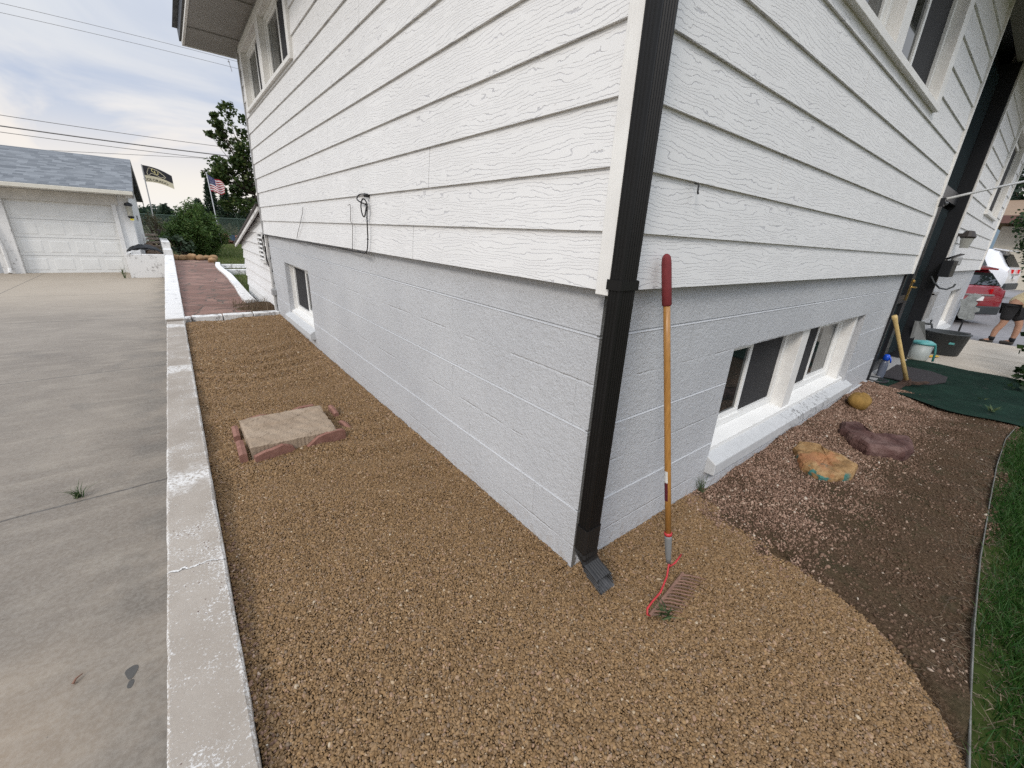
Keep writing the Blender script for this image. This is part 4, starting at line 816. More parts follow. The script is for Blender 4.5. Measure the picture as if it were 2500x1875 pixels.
def lab(s0, s1, ang0, ang1, r, mat, nm):
    a = ax_.normalized(); e1 = a.cross(Vector((0,1,0))).normalized(); e2 = a.cross(e1); rg = []
    for s in (s0, s1): rg.append([tuple(on(s)+(e1*math.cos(t)+e2*math.sin(t))*r) for t in np.linspace(ang0, ang1, 6)])
    m_ = MB(); 
    for i in range(5): m_.quad(rg[0][i], rg[0][i+1], rg[1][i+1], rg[1][i])
    part(nm, m_, mat, rake)
lab(0.66, 0.70, 2.6, 4.2, 0.0139, M['label_w'], 'label'); lab(0.70, 0.765, 2.6, 4.2, 0.0139, M['maroon'], 'label'); lab(0.81, 0.855, -0.6, 0.5, 0.0139, M['label_w'], 'label')
A_, B_ = Vector((0.055, -0.395, 0.03)), Vector((0.385, -0.352, 0.03)); bd = (B_-A_).normalized(); td = Vector((0.10, -0.07, -0.028))
J = on(1.0)
part('bow', MB().tube([J, J+Vector((-0.003,-0.006,-0.012)), Vector((0.255,-0.340,0.075)), Vector((0.165,-0.368,0.062)), Vector((0.10,-0.372,0.055)), Vector((0.058,-0.378,0.050)), Vector((0.040,-0.392,0.042)), A_], 0.0042, 8), M['red'], rake, True)
part('bow', MB().tube([J, Vector((0.312,-0.318,0.085)), Vector((0.345,-0.322,0.088)), Vector((0.375,-0.318,0.089)), Vector((0.425,-0.308,0.086))], 0.0042, 8), M['red'], rake, True)
hd = MB(); nt_ = 14; up_ = Vector((0,0,1)); tn = td.normalized()
hd.tube([A_, A_.lerp(B_, 0.5), B_], 0.0075, 6)
part('head', hd, M['rust'], rake)
for i in range(nt_):
    p = A_.lerp(B_, (i+0.3)/nt_); q = p+td*random.uniform(0.85, 1.05)
    part('tine', MB().tube([p, p.lerp(q, 0.3)+Vector((0,0,0.006)), p.lerp(q, 0.7)+Vector((0,0,0.004)), q], [0.0050, 0.0036, 0.0032, 0.0014], 6), M['rust'] if i % 3 else M['tinedark'], rake)
M['weed'] = leaf_mat('weed_leaf', (0.03, 0.06, 0.02), (0.06, 0.10, 0.04), (0.12, 0.15, 0.07))
def weed(name, c, n, h, w, lb, lean=0.7):
    x = c[0]+RNG.normal(0, 0.012, n); y = c[1]+RNG.normal(0, 0.012, n); o = blades(name, x-c[0], y-c[1], lambda a, b: 0*a, h, w, M['weed'], lb, 'weed', lean, kind=None); o.location = c
    if 'kind' in o: del o['kind']
    return o
weed('weed', (0.12, -0.43, 0.012), 26, 0.055, 0.008, 'uprooted weed caught in the rake tines', 1.0)
weed('weed', (-2.06, 2.79, -0.425), 30, 0.085, 0.007, 'green weed growing in the driveway joint', 0.8)
weed('weed', (1.16, -0.035, 0.0), 26, 0.14, 0.003, 'wispy weed at the wall foot under the front sill end', 0.5)
for q, lb in (((-2.75, 18.7, -0.425), 'dry weed tuft at the foot of the garage door'), ((-2.62, 17.3, -0.425), 'small weed tuft by the white planter corner')): weed('weed', q, 16, 0.22, 0.012, lb, 0.5)
# litter on the drive
solo('twig', MB().tube([(-1.887,1.057,-0.418),(-1.878,1.072,-0.410),(-1.86,1.088,-0.413)], [0.006,0.004,0.002], 6), M['rust'], 'small brown twig lying on the driveway', 'twig')
g = G('damp_stain'); c = g.mix(g.noise(30, 3), (0.052, 0.05, 0.047), (0.085, 0.082, 0.076)); M['stain'] = g.fin(c, 0.6, 0.3)
o_ = MB(); o_.prism([(-1.698+0.020*math.cos(a)*(1+.3*math.sin(a))*(1+.12*math.sin(3*a)), 0.985+0.038*math.sin(a)*(1+.12*math.sin(2*a+1)), 0) for a in np.linspace(0, 6.1, 26)], -0.4249, -0.4238).prism([(-1.698+0.011*math.cos(a)*(1+.2*math.sin(2*a)), 0.925+0.022*math.sin(a), 0) for a in np.linspace(0, 6.1, 18)], -0.4249, -0.4238); solo('spill_stain', o_, M['stain'], 'dark teardrop spill stain on the driveway near the wall', 'stain')

# ------------------------------------------------------------------ cables on the side wall
X0 = -0.064
def wirething(name, pts, r, mat, lb, cat, extra=None):
    mb = MB().tube([(p[0], p[1], p[2]) for p in pts], r, 6)
    if extra: extra(mb)
    return solo(name, mb, mat, lb, cat, smooth=True)
wp = [(1.700,2.24),(1.708,2.27),(1.706,2.363),(1.68,2.414),(1.655,2.339),(1.636,2.225),(1.609,2.197),(1.555,2.241),(1.572,2.287),(1.633,2.302),(1.675,2.25),(1.641,2.208),(1.555,2.224),(1.47,2.232),(1.398,2.238),(1.316,2.27),(1.291,2.346),(1.303,2.47)]
cp = []
for i, (z, y) in enumerate(wp): cp.append((X0-0.006-(0.012 if 5 < i < 11 else 0), y, z))
sm = [Vector(p) for p in cp]; fine = []
for i in range(len(sm)-1):
    p0, p1, p2, p3 = sm[max(i-1,0)], sm[i], sm[i+1], sm[min(i+2,len(sm)-1)]
    for t in (0, .25, .5, .75):
        fine.append(0.5*((2*p1)+(p2-p0)*t+(2*p0-5*p1+4*p2-p3)*t*t+(3*p1-p0-3*p2+p3)*t**3))
wirething('coax_cable', fine+[sm[-1]], 0.0048, M['wire'], 'thick black cable looped into a coil hanging on the white side wall', 'cable', lambda mb: (mb.tube([(X0+.02,2.235,1.698),(X0-.014,2.235,1.70)], 0.013, 8), mb.box(X0-.014,X0-.002,2.225,2.24,1.63,1.645), mb.box(X0-.012,X0-.001,2.232,2.244,1.395,1.402)))
wirething('wire', [(X0,4.147,1.654),(X0,4.18,1.60),(X0,4.26,1.55),(X0,4.34,1.492),(X0,4.5,1.40),(X0,4.608,1.317)], 0.0028, M['thinwire'], 'thin grey wire on the side wall nearest the basement window', 'wire')
wirething('wire', [(X0-.008,2.63,1.64),(X0,2.60,1.648),(X0,2.595,1.615),(X0,2.619,1.52),(X0,2.578,1.496),(X0,2.60,1.40),(X0,2.624,1.309)], 0.0028, M['thinwire'], 'thin hooked grey wire beside the black cable coil', 'wire')
bp = [(-0.045,6.96,1.298)]+[(-0.035-0.012*math.sin(i*1.9)**2, 6.96-i*0.27, 1.296-0.010*math.sin(i*0.9)**2) for i in range(1, 17)]+[(-0.05,2.34,1.292)]
wirething('wire', bp, 0.005, M['wire'], 'black cable bundle tucked under the lowest board of the side wall', 'cable')
wirething('wire', [(-0.055,7.0,1.30),(-0.075,7.08,1.20),(-0.06,7.12,1.05),(-0.05,7.05,1.02),(-0.045,7.0,0.9),(-0.045,6.96,0.8)], 0.007, M['wire'], 'black cable dropping from the far house corner past the vent', 'cable')
wirething('hook', [(0.388,-0.05,1.70),(0.388,-0.068,1.695),(0.386,-0.07,1.672),(0.383,-0.075,1.66)], 0.0035, M['wire'], 'small black hook under a clapboard right of the downspout', 'hook')
wirething('hook', [(-0.05,2.9,3.49),(-0.09,2.9,3.48),(-0.10,2.9,3.44)], 0.012, M['roofdark'], 'dark bracket on the side wall beneath the eave', 'hook')
for q, (a, b) in enumerate(((1.05, 1.505), (1.78, 1.505), (2.3, 1.705))):
    pass

# ------------------------------------------------------------------ garage across the drive
garage = thing('garage', (-3.8, 19.2, -0.43), 'white detached garage with grey shingle roof and panelled white door', 'garage')
gy = 19.2
part('wall', MB().box(-2.52, -2.174, gy, 25.4, -0.45, 2.09).box(-9.5, -2.175, 25.2, 25.401, -0.45, 2.09).box(-9.5, -2.52, gy+0.3, 25.2, 1.78, 2.05), M['oldwhite2'] if False else plain('garage_stucco', (0.66, 0.66, 0.65), 0.75, 0.06, 5, 0.4, 40), garage)
part('header', MB().box(-9.5, -2.45, gy-0.03, gy+0.3, 1.78, 2.09), M['oldwhite'] if False else plain('garage_header_paint', (0.52, 0.50, 0.46), 0.7, 0.14, 3), garage)
for a, b in ((-2.635, -2.52), (-5.52, -5.07), (-8.3, -7.95)): part('casing', MB().box(a, b, gy-0.06, gy+0.10, -0.44, 1.80), M['oldwhite'], garage, bevel=0.006)
def gdoor(x0, x1, mat, lb):
    d = part('garage_door', MB().box(x0, x1, gy+0.10, gy+0.14, -0.43, 1.78), mat, garage, label=lb); nc, nr = 4, 4; cw = (x1-x0)/nc; rh = 2.21/nr
    pm = MB(); fr = MB()
    for r in range(nr):
        for cidx in range(nc):
            a, b = x0+cidx*cw+0.07, x0+(cidx+1)*cw-0.07; z0, z1 = -0.43+r*rh+0.09, -0.43+(r+1)*rh-0.09
            pm.add([(a,gy+.0985,z0),(b,gy+.0985,z0),(b,gy+.0985,z1),(a,gy+.0985,z1),(a+.03,gy+.092,z0+.03),(b-.03,gy+.092,z0+.03),(b-.03,gy+.092,z1-.03),(a+.03,gy+.092,z1-.03)], [(0,1,5,4),(1,2,6,5),(2,3,7,6),(3,0,4,7),(4,5,6,7)])
    for r in range(1, nr): fr.box(x0, x1, gy+0.094, gy+0.0995, -0.43+r*rh-0.004, -0.43+r*rh+0.004)
    part('door_panel', pm, mat, d); part('seam', fr, M['grey'], d)
M['gdoor'] = plain('garage_door_paint', (0.68, 0.685, 0.67), 0.5, 0.05, 3); M['gdoor2'] = plain('grey_door_paint', (0.40, 0.42, 0.44), 0.5, 0.05, 3)
gdoor(-5.068, -2.636, M['gdoor'], None); gdoor(-7.94, -5.53, M['gdoor2'], 'grey garage door at the left edge')
def rz(y): return 2.20+(y-18.75)*(3.49-2.20)/3.75 if y <= 22.5 else 3.49-(y-22.5)*(3.49-2.10)/3.85
r = MB()
for ya, yb in ((18.75, 22.5), (22.5, 26.35)): r.add([(-10,ya,rz(ya)),(-1.97,ya,rz(ya)),(-1.97,yb,rz(yb)),(-10,yb,rz(yb)),(-10,ya,rz(ya)+.05),(-1.97,ya,rz(ya)+.05),(-1.97,yb,rz(yb)+.05),(-10,yb,rz(yb)+.05)], F6)
part('roof', r, M['shingle'], garage)
rk = MB()
for ya, yb in ((18.76, 22.49), (22.5, 26.34)): rk.add([(-2.0,ya,rz(ya)-.17),(-1.975,ya,rz(ya)-.17),(-1.975,yb,rz(yb)-.17),(-2.0,yb,rz(yb)-.17),(-2.0,ya,rz(ya)-.002),(-1.975,ya,rz(ya)-.002),(-1.975,yb,rz(yb)-.002),(-2.0,yb,rz(yb)-.002)], F6)
part('fascia', rk, plain('grey_barge_board', (0.20, 0.19, 0.18), 0.6, 0.1), garage)
part('gable', MB().add([(-2.176,gy,2.09),(-2.176,25.4,2.09),(-2.176,22.5,rz(22.5)-0.02),(-2.3,gy,2.09),(-2.3,25.4,2.09),(-2.3,22.5,rz(22.5)-0.02)], [(0,1,2),(3,5,4),(0,3,4,1),(1,4,5,2),(2,5,3,0)]), M['oldwhite2'], garage); part('eave_return', MB().box(-2.2, -1.99, 18.86, 19.3, 2.03, 2.12), M['oldwhite2'], garage)
part('gutter', MB().box(-10, -1.985, 18.66, 18.76, 2.12, 2.235), plain('cream_gutter', (0.60, 0.575, 0.50), 0.5, 0.05), garage, bevel=0.01)
part('soffit', MB().box(-10, -2.0, 18.76, gy, 2.10, 2.13), M['white'], garage)
part('downpipe', MB().tube([(-5.36,gy-.12,0.35),(-5.36,gy-.12,-0.25),(-5.37,gy-.2,-0.40)], 0.05, 8).tube([(-5.36,gy-.12,0.35),(-5.6,gy-.1,2.1)], 0.04, 8), M['oldwhite'], garage)
lan = thing('wall_lantern', (-2.30, gy, 1.35), 'black wall lantern with yellow tag on the garage front', 'wall lantern')
part('cap', MB().lathe((-2.19,gy-.12,0), [(0.01,1.90),(0.10,1.87),(0.115,1.80),(0.09,1.78)], 12), M['black'], lan); part('shade', MB().lathe((-2.19,gy-.12,0), [(0.085,1.779),(0.07,1.47)], 12), plain('lantern_glass', (0.36, 0.35, 0.30), 0.2, 0.2, 12), lan)
part('base', MB().lathe((-2.19,gy-.12,0), [(0.07,1.469),(0.095,1.45),(0.07,1.40),(0.02,1.385)], 12).box(-2.22,-2.16,gy-.10,gy-.001,1.50,1.62), M['black'], lan)
part('tag', MB().box(-2.22,-2.13,gy-.16,gy-.15,1.33,1.385), plain('yellow_tag', (0.75, 0.62, 0.03), 0.5, 0.05), lan)
flood = solo('floodlight', MB().blob((-2.10,24.6,0.52),(0.07,0.08,0.10),5,0.05).box(-2.173,-2.10,24.56,24.64,0.48,0.56), M['vinyl'], 'small white lamp low on the garage side wall', 'lamp', smooth=True)
solo('wall_vent', MB().box(-2.17,-2.13,22.0,22.2,1.42,1.5).box(-2.165,-2.135,22.06,22.14,1.28,1.42), M['grey'], 'small grey vent bracket on the garage side wall', 'bracket')
pb = thing('planter_box', (-1.98, 17.5, -0.43), 'white painted planter box between the garage and the garden wall', 'planter')
part('front_panel', MB().box(-2.47, -1.507, 17.38, 17.48, -0.43, 0.31), M['oldwhite'], pb, bevel=0.008)
part('side_panel', MB().box(-2.47, -2.39, 17.48, 19.1, -0.43, 0.30).box(-2.39, -1.507, 17.48, 19.1, -0.43, 0.22), M['oldwhite'], pb)
cov = MB(); nn = 12; cvp = []
for j in range(nn+1):
    for i in range(nn+1):
        s, t = i/nn, j/nn; cvp.append((-2.43+0.90*s, 17.43+0.95*t, 0.335+0.27*max(0.0, math.sin(PI*min(1,0.03+s*1.0)))**0.5*math.sin(PI*(0.22+0.7*t))+0.012*math.sin(i*2.1+j)+0.01*math.sin(j*2.7)))
cov.add(cvp, [(j*(nn+1)+i, j*(nn+1)+i+1, (j+1)*(nn+1)+i+1, (j+1)*(nn+1)+i) for j in range(nn) for i in range(nn)])
cv_ = solo('tarp', cov, plain('black_plastic', (0.010, 0.011, 0.013), 0.55, 0.2, 10, spec=0.2), 'black plastic sheet bulging over the white planter box', 'tarp', smooth=True); md = cv_.modifiers.new('thick', 'SOLIDIFY'); md.thickness = 0.012
lw = thing('terrace_wall', (0.7, 17.0, -0.3), 'low white painted two-tier wall crossing the back lawn', 'wall')
part('upper_tier', MB().box(-0.10, 5.0, 17.02, 17.2, -0.34, 0.03), M['oldwhite2'], lw, bevel=0.01); part('lower_tier', MB().box(-0.02, 5.0, 16.72, 17.018, -0.36, -0.13), M['oldwhite2'], lw, bevel=0.01)

# ------------------------------------------------------------------ plants and trees
def leaf_cloud(mb, c, r, n, size, rng, flat=1.0, shell=0.55):
    for _ in range(n):
        d = Vector((rng.gauss(0,1), rng.gauss(0,1), rng.gauss(0,1))).normalized(); q = rng.uniform(shell, 1.0)
        p = Vector((c[0]+d.x*r[0]*q, c[1]+d.y*r[1]*q, c[2]+d.z*r[2]*q)); s = size*rng.uniform(0.6, 1.3)
        a = Vector((rng.gauss(0,1), rng.gauss(0,1), rng.gauss(0,0.7))).normalized(); b = a.cross(Vector((rng.gauss(0,1), rng.gauss(0,1), rng.gauss(0,1)))).normalized()
        mb.add([p-a*s*.5, p+b*s*.32*flat, p+a*s*.55, p-b*s*.32*flat], [(0,1,2,3)])
def clumps(rng, c, R, n, cr):
    o = []
    for _ in range(n):
        d = Vector((rng.gauss(0,1), rng.gauss(0,1), rng.gauss(0,1))).normalized(); q = rng.uniform(0.25, 1.0)**0.6
        o.append(((c[0]+d.x*R[0]*q, c[1]+d.y*R[1]*q, c[2]+d.z*R[2]*q), cr*rng.uniform(0.6, 1.25)))
    return o
def tree(name, base, trunk_h, crowns, mat, lb, cat, seed, leaf, per, group=None, tr=0.14):
    rng = random.Random(seed); t = thing(name, base, lb, cat, group); bx, by, bz = base; tk = MB()
    top = (bx+rng.uniform(-.2,.2), by+rng.uniform(-.2,.2), bz+trunk_h)
    tk.tube([(bx,by,bz-0.1), (bx+.03,by,bz+trunk_h*.4), top], [tr*1.25, tr, tr*.55], 9); lf = MB()
    for c, R, n, cr in crowns:
        for p, q in clumps(rng, c, R, n, cr):
            tk.tube([top if p[2] > top[2]-0.2 else (bx, by, max(bz+0.2, p[2]-0.4)), ((top[0]+p[0])/2, (top[1]+p[1])/2, (top[2]+p[2])/2+0.1), p], [tr*.28, tr*.16, tr*.05], 5)
            leaf_cloud(lf, p, (q, q, q*.8), per, leaf, rng)
    part('trunk', tk, M['bark'], t, True); part('crown', lf, mat, t); return t
M['cotton'] = leaf_mat('cottonwood_leaf', (0.022, 0.045, 0.010), (0.042, 0.075, 0.017), (0.10, 0.12, 0.035)); M['juniper'] = leaf_mat('shrub_leaf', (0.036, 0.078, 0.016), (0.068, 0.13, 0.028), (0.13, 0.18, 0.05))
M['conifer'] = leaf_mat('conifer_needle', (0.010, 0.026, 0.016), (0.02, 0.042, 0.022), (0.038, 0.065, 0.03)); M['sage'] = leaf_mat('grey_green_leaf', (0.05, 0.085, 0.05), (0.08, 0.12, 0.075), (0.13, 0.17, 0.11)); M['brush'] = leaf_mat('dry_brush', (0.05, 0.055, 0.025), (0.09, 0.085, 0.045), (0.16, 0.135, 0.08))
tree('cottonwood_tree', (4.3, 37, 0.2), 3.2, [((3.9,37,6.6),(1.5,1.4,2.3),26,0.62), ((3.3,37,4.6),(1.7,1.3,1.6),20,0.6), ((2.3,36.5,4.5),(0.9,0.7,0.55),8,0.42), ((2.35,36.8,7.3),(0.45,0.5,1.2),7,0.34), ((3.5,37,2.7),(1.4,1.0,0.6),12,0.5)], M['cotton'], 'tall leafy cottonwood showing past the far corner of the house', 'tree', 3, 0.26, 85)
# big shrub at the path end
rng = random.Random(5); sh_ = thing('large_shrub', (-0.45, 20.6, 0.05), 'big bushy green shrub behind the boulders at the path end', 'shrub'); tk, lf = MB(), MB()
for i in range(85):
    a = rng.uniform(0, 6.28); rr_ = rng.uniform(0, 1)**0.6; bx, by = -0.42+1.12*rr_*math.cos(a), 20.75+1.1*rr_*math.sin(a); h = (2.15-1.25*rr_**1.8)*rng.uniform(0.72, 1.0)
    s0 = Vector((-0.42+(bx+0.42)*.35, 20.75+(by-20.75)*.35, 0.0)); s1 = Vector((bx, by, h)); tk.tube([s0, s0.lerp(s1, .5)+Vector((0,0,.1)), s1], [0.018,0.012,0.005], 5)
    for k_ in range(11):
        t = 0.10+0.9*k_/10; p = s0.lerp(s1, t)+Vector((0,0,0.1*math.sin(PI*t))); leaf_cloud(lf, p, (0.22,0.22,0.17), 42, 0.10, rng, 0.55, 0.2)
part('stem', tk, M['bark'], sh_); part('foliage', lf, M['juniper'], sh_)
for i, (c, lb) in enumerate((((-1.0,19.75,0.05),'low grey-green leafy plant in front of the big shrub'),)):
    p = thing('leafy_plant', c, lb, 'plant'); m_ = MB(); st_ = MB(); rng = random.Random(8)
    for k_ in range(14):
        a = rng.uniform(0, 6.28); e_ = Vector((c[0]+.35*math.cos(a)*rng.random(), c[1]+.3*math.sin(a)*rng.random(), rng.uniform(0.25, 0.85))); st_.tube([c, e_], [0.008,0.004], 4); leaf_cloud(m_, e_, (.16,.16,.12), 14, 0.15, rng, 1.1, 0.2)
    part('stem', st_, M['bark'], p); part('foliage', m_, M['sage'], p)
def conifer(base, h, r, seed, lb):
    rng = random.Random(seed); t = thing('juniper_tree', base, lb, 'tree', 'evergreens behind the fence'); tk = MB().tube([base, (base[0],base[1],base[2]+h*.9)], [0.16,0.03], 7); lf = MB()
    for k_ in range(60):
        f = k_/59; z = base[2]+h*(0.08+0.92*f); R = r*(1-f**1.6)*rng.uniform(0.7,1.1)+0.12; a = rng.uniform(0, 6.28)
        for q in range(3):
            a += 2.1; p = (base[0]+R*.62*math.cos(a), base[1]+R*.62*math.sin(a), z); leaf_cloud(lf, p, (R*.45+.1,R*.45+.1,.3), 26, 0.24, rng, 0.5, 0.2)
    part('trunk', tk, M['bark'], t); part('crown', lf, M['conifer'], t)
conifer((2.15, 47, 0.1), 4.6, 0.85, 1, 'tallest dark evergreen behind the raised stars and stripes flag pole')
conifer((3.15, 46, 0.1), 4.0, 0.95, 2, 'dark evergreen just left of the cottonwood, right of the flag pole')
conifer((1.15, 47, 0.1), 2.9, 1.0, 3, 'dark evergreen left of the flag pole, above the big shrub')
conifer((4.3, 45, 0.1), 2.6, 1.2, 4, 'low spreading evergreen under the cottonwood')
conifer((-1.2, 46, 0.1), 2.2, 1.1, 5, 'low round evergreen left of the big shrub top')
rng = random.Random(4); bm_ = MB()
for k_ in range(120):
    x = rng.uniform(-12, 22); y = rng.uniform(80, 110); leaf_cloud(bm_, (x, y, rng.uniform(0.3, 2.6)), (2.2,1.6,1.1), 60, 0.8, rng, 0.8, 0.3)
o = solo('distant_trees', bm_, M['conifer'], 'far line of dark trees along the horizon', 'trees', kind='stuff')
bm_ = MB()
for k_ in range(110):
    x = rng.uniform(-4, 9); y = rng.uniform(34.5, 44); leaf_cloud(bm_, (x, y, rng.uniform(0.2, 1.0)), (0.8,0.6,0.5), 46, 0.22, rng, 0.6, 0.2)
solo('brush', bm_, M['brush'], 'dry brush and scrub beyond the chain link fence', 'brush', kind='stuff')
# fence
fe = thing('chain_link_fence', (1.0, 33, 0.1), 'green chain link fence across the back of the yard', 'fence'); M['fgreen'] = plain('green_fence_metal', (0.05, 0.085, 0.065), 0.5, 0.1)
rl = MB().tube([(-7,33,1.60),(9,33,1.66)], 0.028, 6); part('top_rail', rl, M['fgreen'], fe)
for x in (-6,-3.2,-0.4,2.4,5.2,8): part('post', MB().tube([(x,33.03,0.0),(x,33.03,1.60+0.00375*(x+7))], 0.035, 6), M['fgreen'], fe)
ms_ = MB()
for sgn in (1, -1):
    x = -8.5
    while x < 9:
        ms_.tube([(x,33+0.01*sgn,0.12),(x+1.5*sgn,33+0.01*sgn,1.62)], 0.008, 3); x += 0.085
part('mesh', ms_, M['fgreen'], fe)
# rubble pile, timber stack, post, bare shrub
M['rubble'] = stone_mat('red_rubble', [(0.3, (0.16, 0.075, 0.055)), (0.7, (0.28, 0.15, 0.11))], 10, 0.5, 30)
rp = MB(); rng = random.Random(3)
for k_ in range(60): rp.blob((1.7+rng.gauss(0,.75), 31.5+rng.gauss(0,.4), 0.2+abs(rng.gauss(0,.2))), (rng.uniform(.1,.26),)*2+(rng.uniform(.06,.15),), k_, .25, 7, 5)
solo('rubble_pile', rp, M['rubble'], 'heap of broken red bricks beyond the back lawn', 'rubble')
solo('bucket', MB().lathe((1.75,30.8,0.35), [(0.13,0),(0.16,0.32),(0.15,0.32),(0.12,0.02)], 12), plain('dull_blue', (0.06, 0.10, 0.16), 0.5), 'dull blue bucket in the brick rubble heap', 'bucket')
M['plank'] = stone_mat('weathered_timber', [(0.3, (0.17, 0.13, 0.10)), (0.7, (0.36, 0.30, 0.25))], 10, 0.4, 40)
for k_ in range(5):
    z = 0.10+k_*0.15; solo('timber', MB().box(-2.02-0.02*k_, -1.66, 23.0+k_*0.10, 23.35+k_*0.10, z, z+0.085), M['plank'], ['bottom timber of the stack beside the garage', 'second timber from the bottom of the stack beside the garage', 'middle timber of the stack beside the garage', 'second timber from the top of the stack beside the garage', 'top timber of the stack beside the garage'][k_], 'timber', 'timbers stacked beside the garage', bevel=0.01)
solo('soil_heap', MB().blob((-1.88,22.2,-0.12),(0.34,0.7,0.30),9,0.2).blob((-1.85,22.7,0.05),(0.25,0.4,0.22),10,0.2).blob((-2.0,23.3,0.1),(0.3,0.8,0.35),12,0.2), stone_mat('brown_earth', [(0.3, (0.07, 0.045, 0.03)), (0.7, (0.17, 0.115, 0.075))], 6, 0.8, 30), 'heap of brown earth below the timber stack', 'soil heap', smooth=True)
solo('dark_post', MB().box(-1.645,-1.545,22.6,22.7,-0.2,1.0), M['roofdark'], 'short dark post between the timber stack and the white wall', 'post', bevel=0.008)
sb = thing('bare_shrub', (-1.75, 26.5, 0.1), 'scraggly dark shrub at the foot of the black flag pole', 'shrub'); tk, lf = MB(), MB(); rng = random.Random(12)
for k_ in range(30):
    a = rng.uniform(0, 6.28); e_ = Vector((-1.7+.55*math.cos(a)*rng.random(), 26.5+.5*math.sin(a), rng.uniform(0.7, 1.55))); tk.tube([(-1.75,26.5,0.1), e_], [0.02,0.006], 4); leaf_cloud(lf, e_, (.25,.25,.2), 26, 0.10, rng, .6, .2)
part('stem', tk, M['bark'], sb); part('foliage', lf, M['brush'], sb)

# ------------------------------------------------------------------ flags
def text_mesh(s, size=1.0):
    cu = bpy.data.curves.new('lettering', 'FONT'); cu.body = s; cu.size = size; cu.align_x = 'CENTER'; o = bpy.data.objects.new('lettering', cu); COL.objects.link(o)
    bpy.context.view_layer.update(); me = o.to_mesh(); v = [tuple(q.co) for q in me.vertices]; f = [tuple(p.vertices) for p in me.polygons]; o.to_mesh_clear(); bpy.data.objects.remove(o); bpy.data.curves.remove(cu); return v, f
M['cream'] = plain('cream_cloth', (0.50, 0.46, 0.34), 0.8, 0.05); M['blackcloth'] = plain('black_cloth', (0.016, 0.016, 0.02), 0.8, 0.1); M['redcloth'] = plain('red_cloth', (0.36, 0.03, 0.05), 0.8, 0.1); M['bluecloth'] = plain('blue_cloth', (0.03, 0.04, 0.12), 0.8, 0.1); M['whitecloth'] = plain('white_cloth', (0.70, 0.68, 0.68), 0.8, 0.05)
fl1 = thing('college_flag', (-1.80, 30.4, 0.1), 'black and cream flag lettered COLORADO with a buffalo outline on a pole', 'flag')
part('pole', MB().tube([(-1.80,30.4,0.1),(-1.80,30.4,4.07)], 0.028, 8), M['steel'], fl1)
Wf, Hf = 1.34, 0.80
def F1(s, t, off=0.0):     # s along the fly, t up from the lower hem; the flag lifts and sags in the breeze
    lx = Wf*s*(1-0.08*s); wv_ = 0.07*math.sin(s*5.5+t*1.2)*s; sag = -0.48*s+0.10*math.sin(s*3.6)*1.0
    h = 1-0.18*s
    return (-1.77+lx*0.93, 30.4+wv_*1.2-lx*0.25+off, 4.03-Hf+Hf*t*h+Hf*(1-h)*0.5+sag*0.66+0.02)
nn = 20; gm = MB()
gm.add([F1(i/nn, j/10) for j in range(11) for i in range(nn+1)], [(j*(nn+1)+i, j*(nn+1)+i+1, (j+1)*(nn+1)+i+1, (j+1)*(nn+1)+i) for j in range(10) for i in range(nn)]); gm.mi = [0 if j < 4 else 1 for j in range(10) for i in range(nn)]
o = part('cloth', gm, [M['cream'], M['blackcloth']], fl1, True)
def on_flag(F, v, sc_, s0, t0, ar, off): return [F(s0+p[0]*sc_, t0+p[1]*sc_*ar, off) for p in v]
v, f = text_mesh('COLORADO'); part('lettering', MB().add(on_flag(F1, v, 0.150, 0.36, 0.075, Wf/Hf*0.92, -0.016), f), M['blackcloth'], fl1)
v, f = text_mesh('C'); v2, f2 = text_mesh('U'); part('emblem', MB().add(on_flag(F1, v, 0.22, 0.33, 0.66, Wf/Hf*0.9, -0.018), f).add(on_flag(F1, v2, 0.22, 0.43, 0.56, Wf/Hf*0.9, -0.020), f2), plain('gold_cloth', (0.55, 0.50, 0.24), 0.8, 0.05), fl1)
bo = [(0.12,0.42),(0.10,0.58),(0.15,0.75),(0.17,0.86),(0.24,0.90),(0.33,0.88),(0.45,0.86),(0.56,0.80),(0.66,0.70),(0.74,0.60),(0.70,0.50),(0.62,0.52),(0.58,0.44),(0.50,0.46),(0.42,0.52),(0.32,0.56),(0.22,0.56),(0.18,0.46),(0.16,0.40),(0.12,0.42)]
bt = MB()
for (s0, t0), (s1, t1) in zip(bo[:-1], bo[1:]):
    a, b = Vector(F1(s0,t0,-0.017)), Vector(F1(s1,t1,-0.017)); d = (b-a).normalized(); nrm = Vector((-d.z, 0, d.x))*0.011
    bt.quad(a-nrm, b-nrm, b+nrm, a+nrm)
part('emblem', bt, M['cream'], fl1)
fl2 = thing('national_flag', (1.0, 29.9, 0.1), 'stars and stripes flag flying from a leaning steel pole', 'flag')
part('pole', MB().tube([(1.04,29.5,0.1),(0.98,30.2,3.95)], 0.026, 8).blob((0.975,30.21,3.98),(0.05,0.05,0.05),1,0.02,8,6), M['steel'], fl2)
part('finial', MB().tube([(0.975,30.2,4.02),(0.84,30.2,4.08),(0.72,30.2,4.06)], [0.03,0.035,0.01], 6).tube([(0.9,30.2,4.05),(0.93,30.2,4.14)], [0.03,0.01], 5), M['roofdark'], fl2)
def F2(s, t, off=0.0):
    lx = 0.72*s; return (1.0+lx*0.95+0.03*math.sin(t*3), 30.15+0.11*math.sin(s*9+t*2)*s-0.1*s+off, 3.05+0.85*t*(1-0.30*s)-0.20*s+0.10*s*math.sin(s*7+t*2.5)+0.08*s)
nn = 26; gm = MB(); gm.add([F2(i/nn, j/13) for j in range(14) for i in range(nn+1)], [(j*(nn+1)+i, j*(nn+1)+i+1, (j+1)*(nn+1)+i+1, (j+1)*(nn+1)+i) for j in range(13) for i in range(nn)])
gm.mi = [2 if (j >= 6 and i < nn*0.4) else (j % 2) for j in range(13) for i in range(nn)]
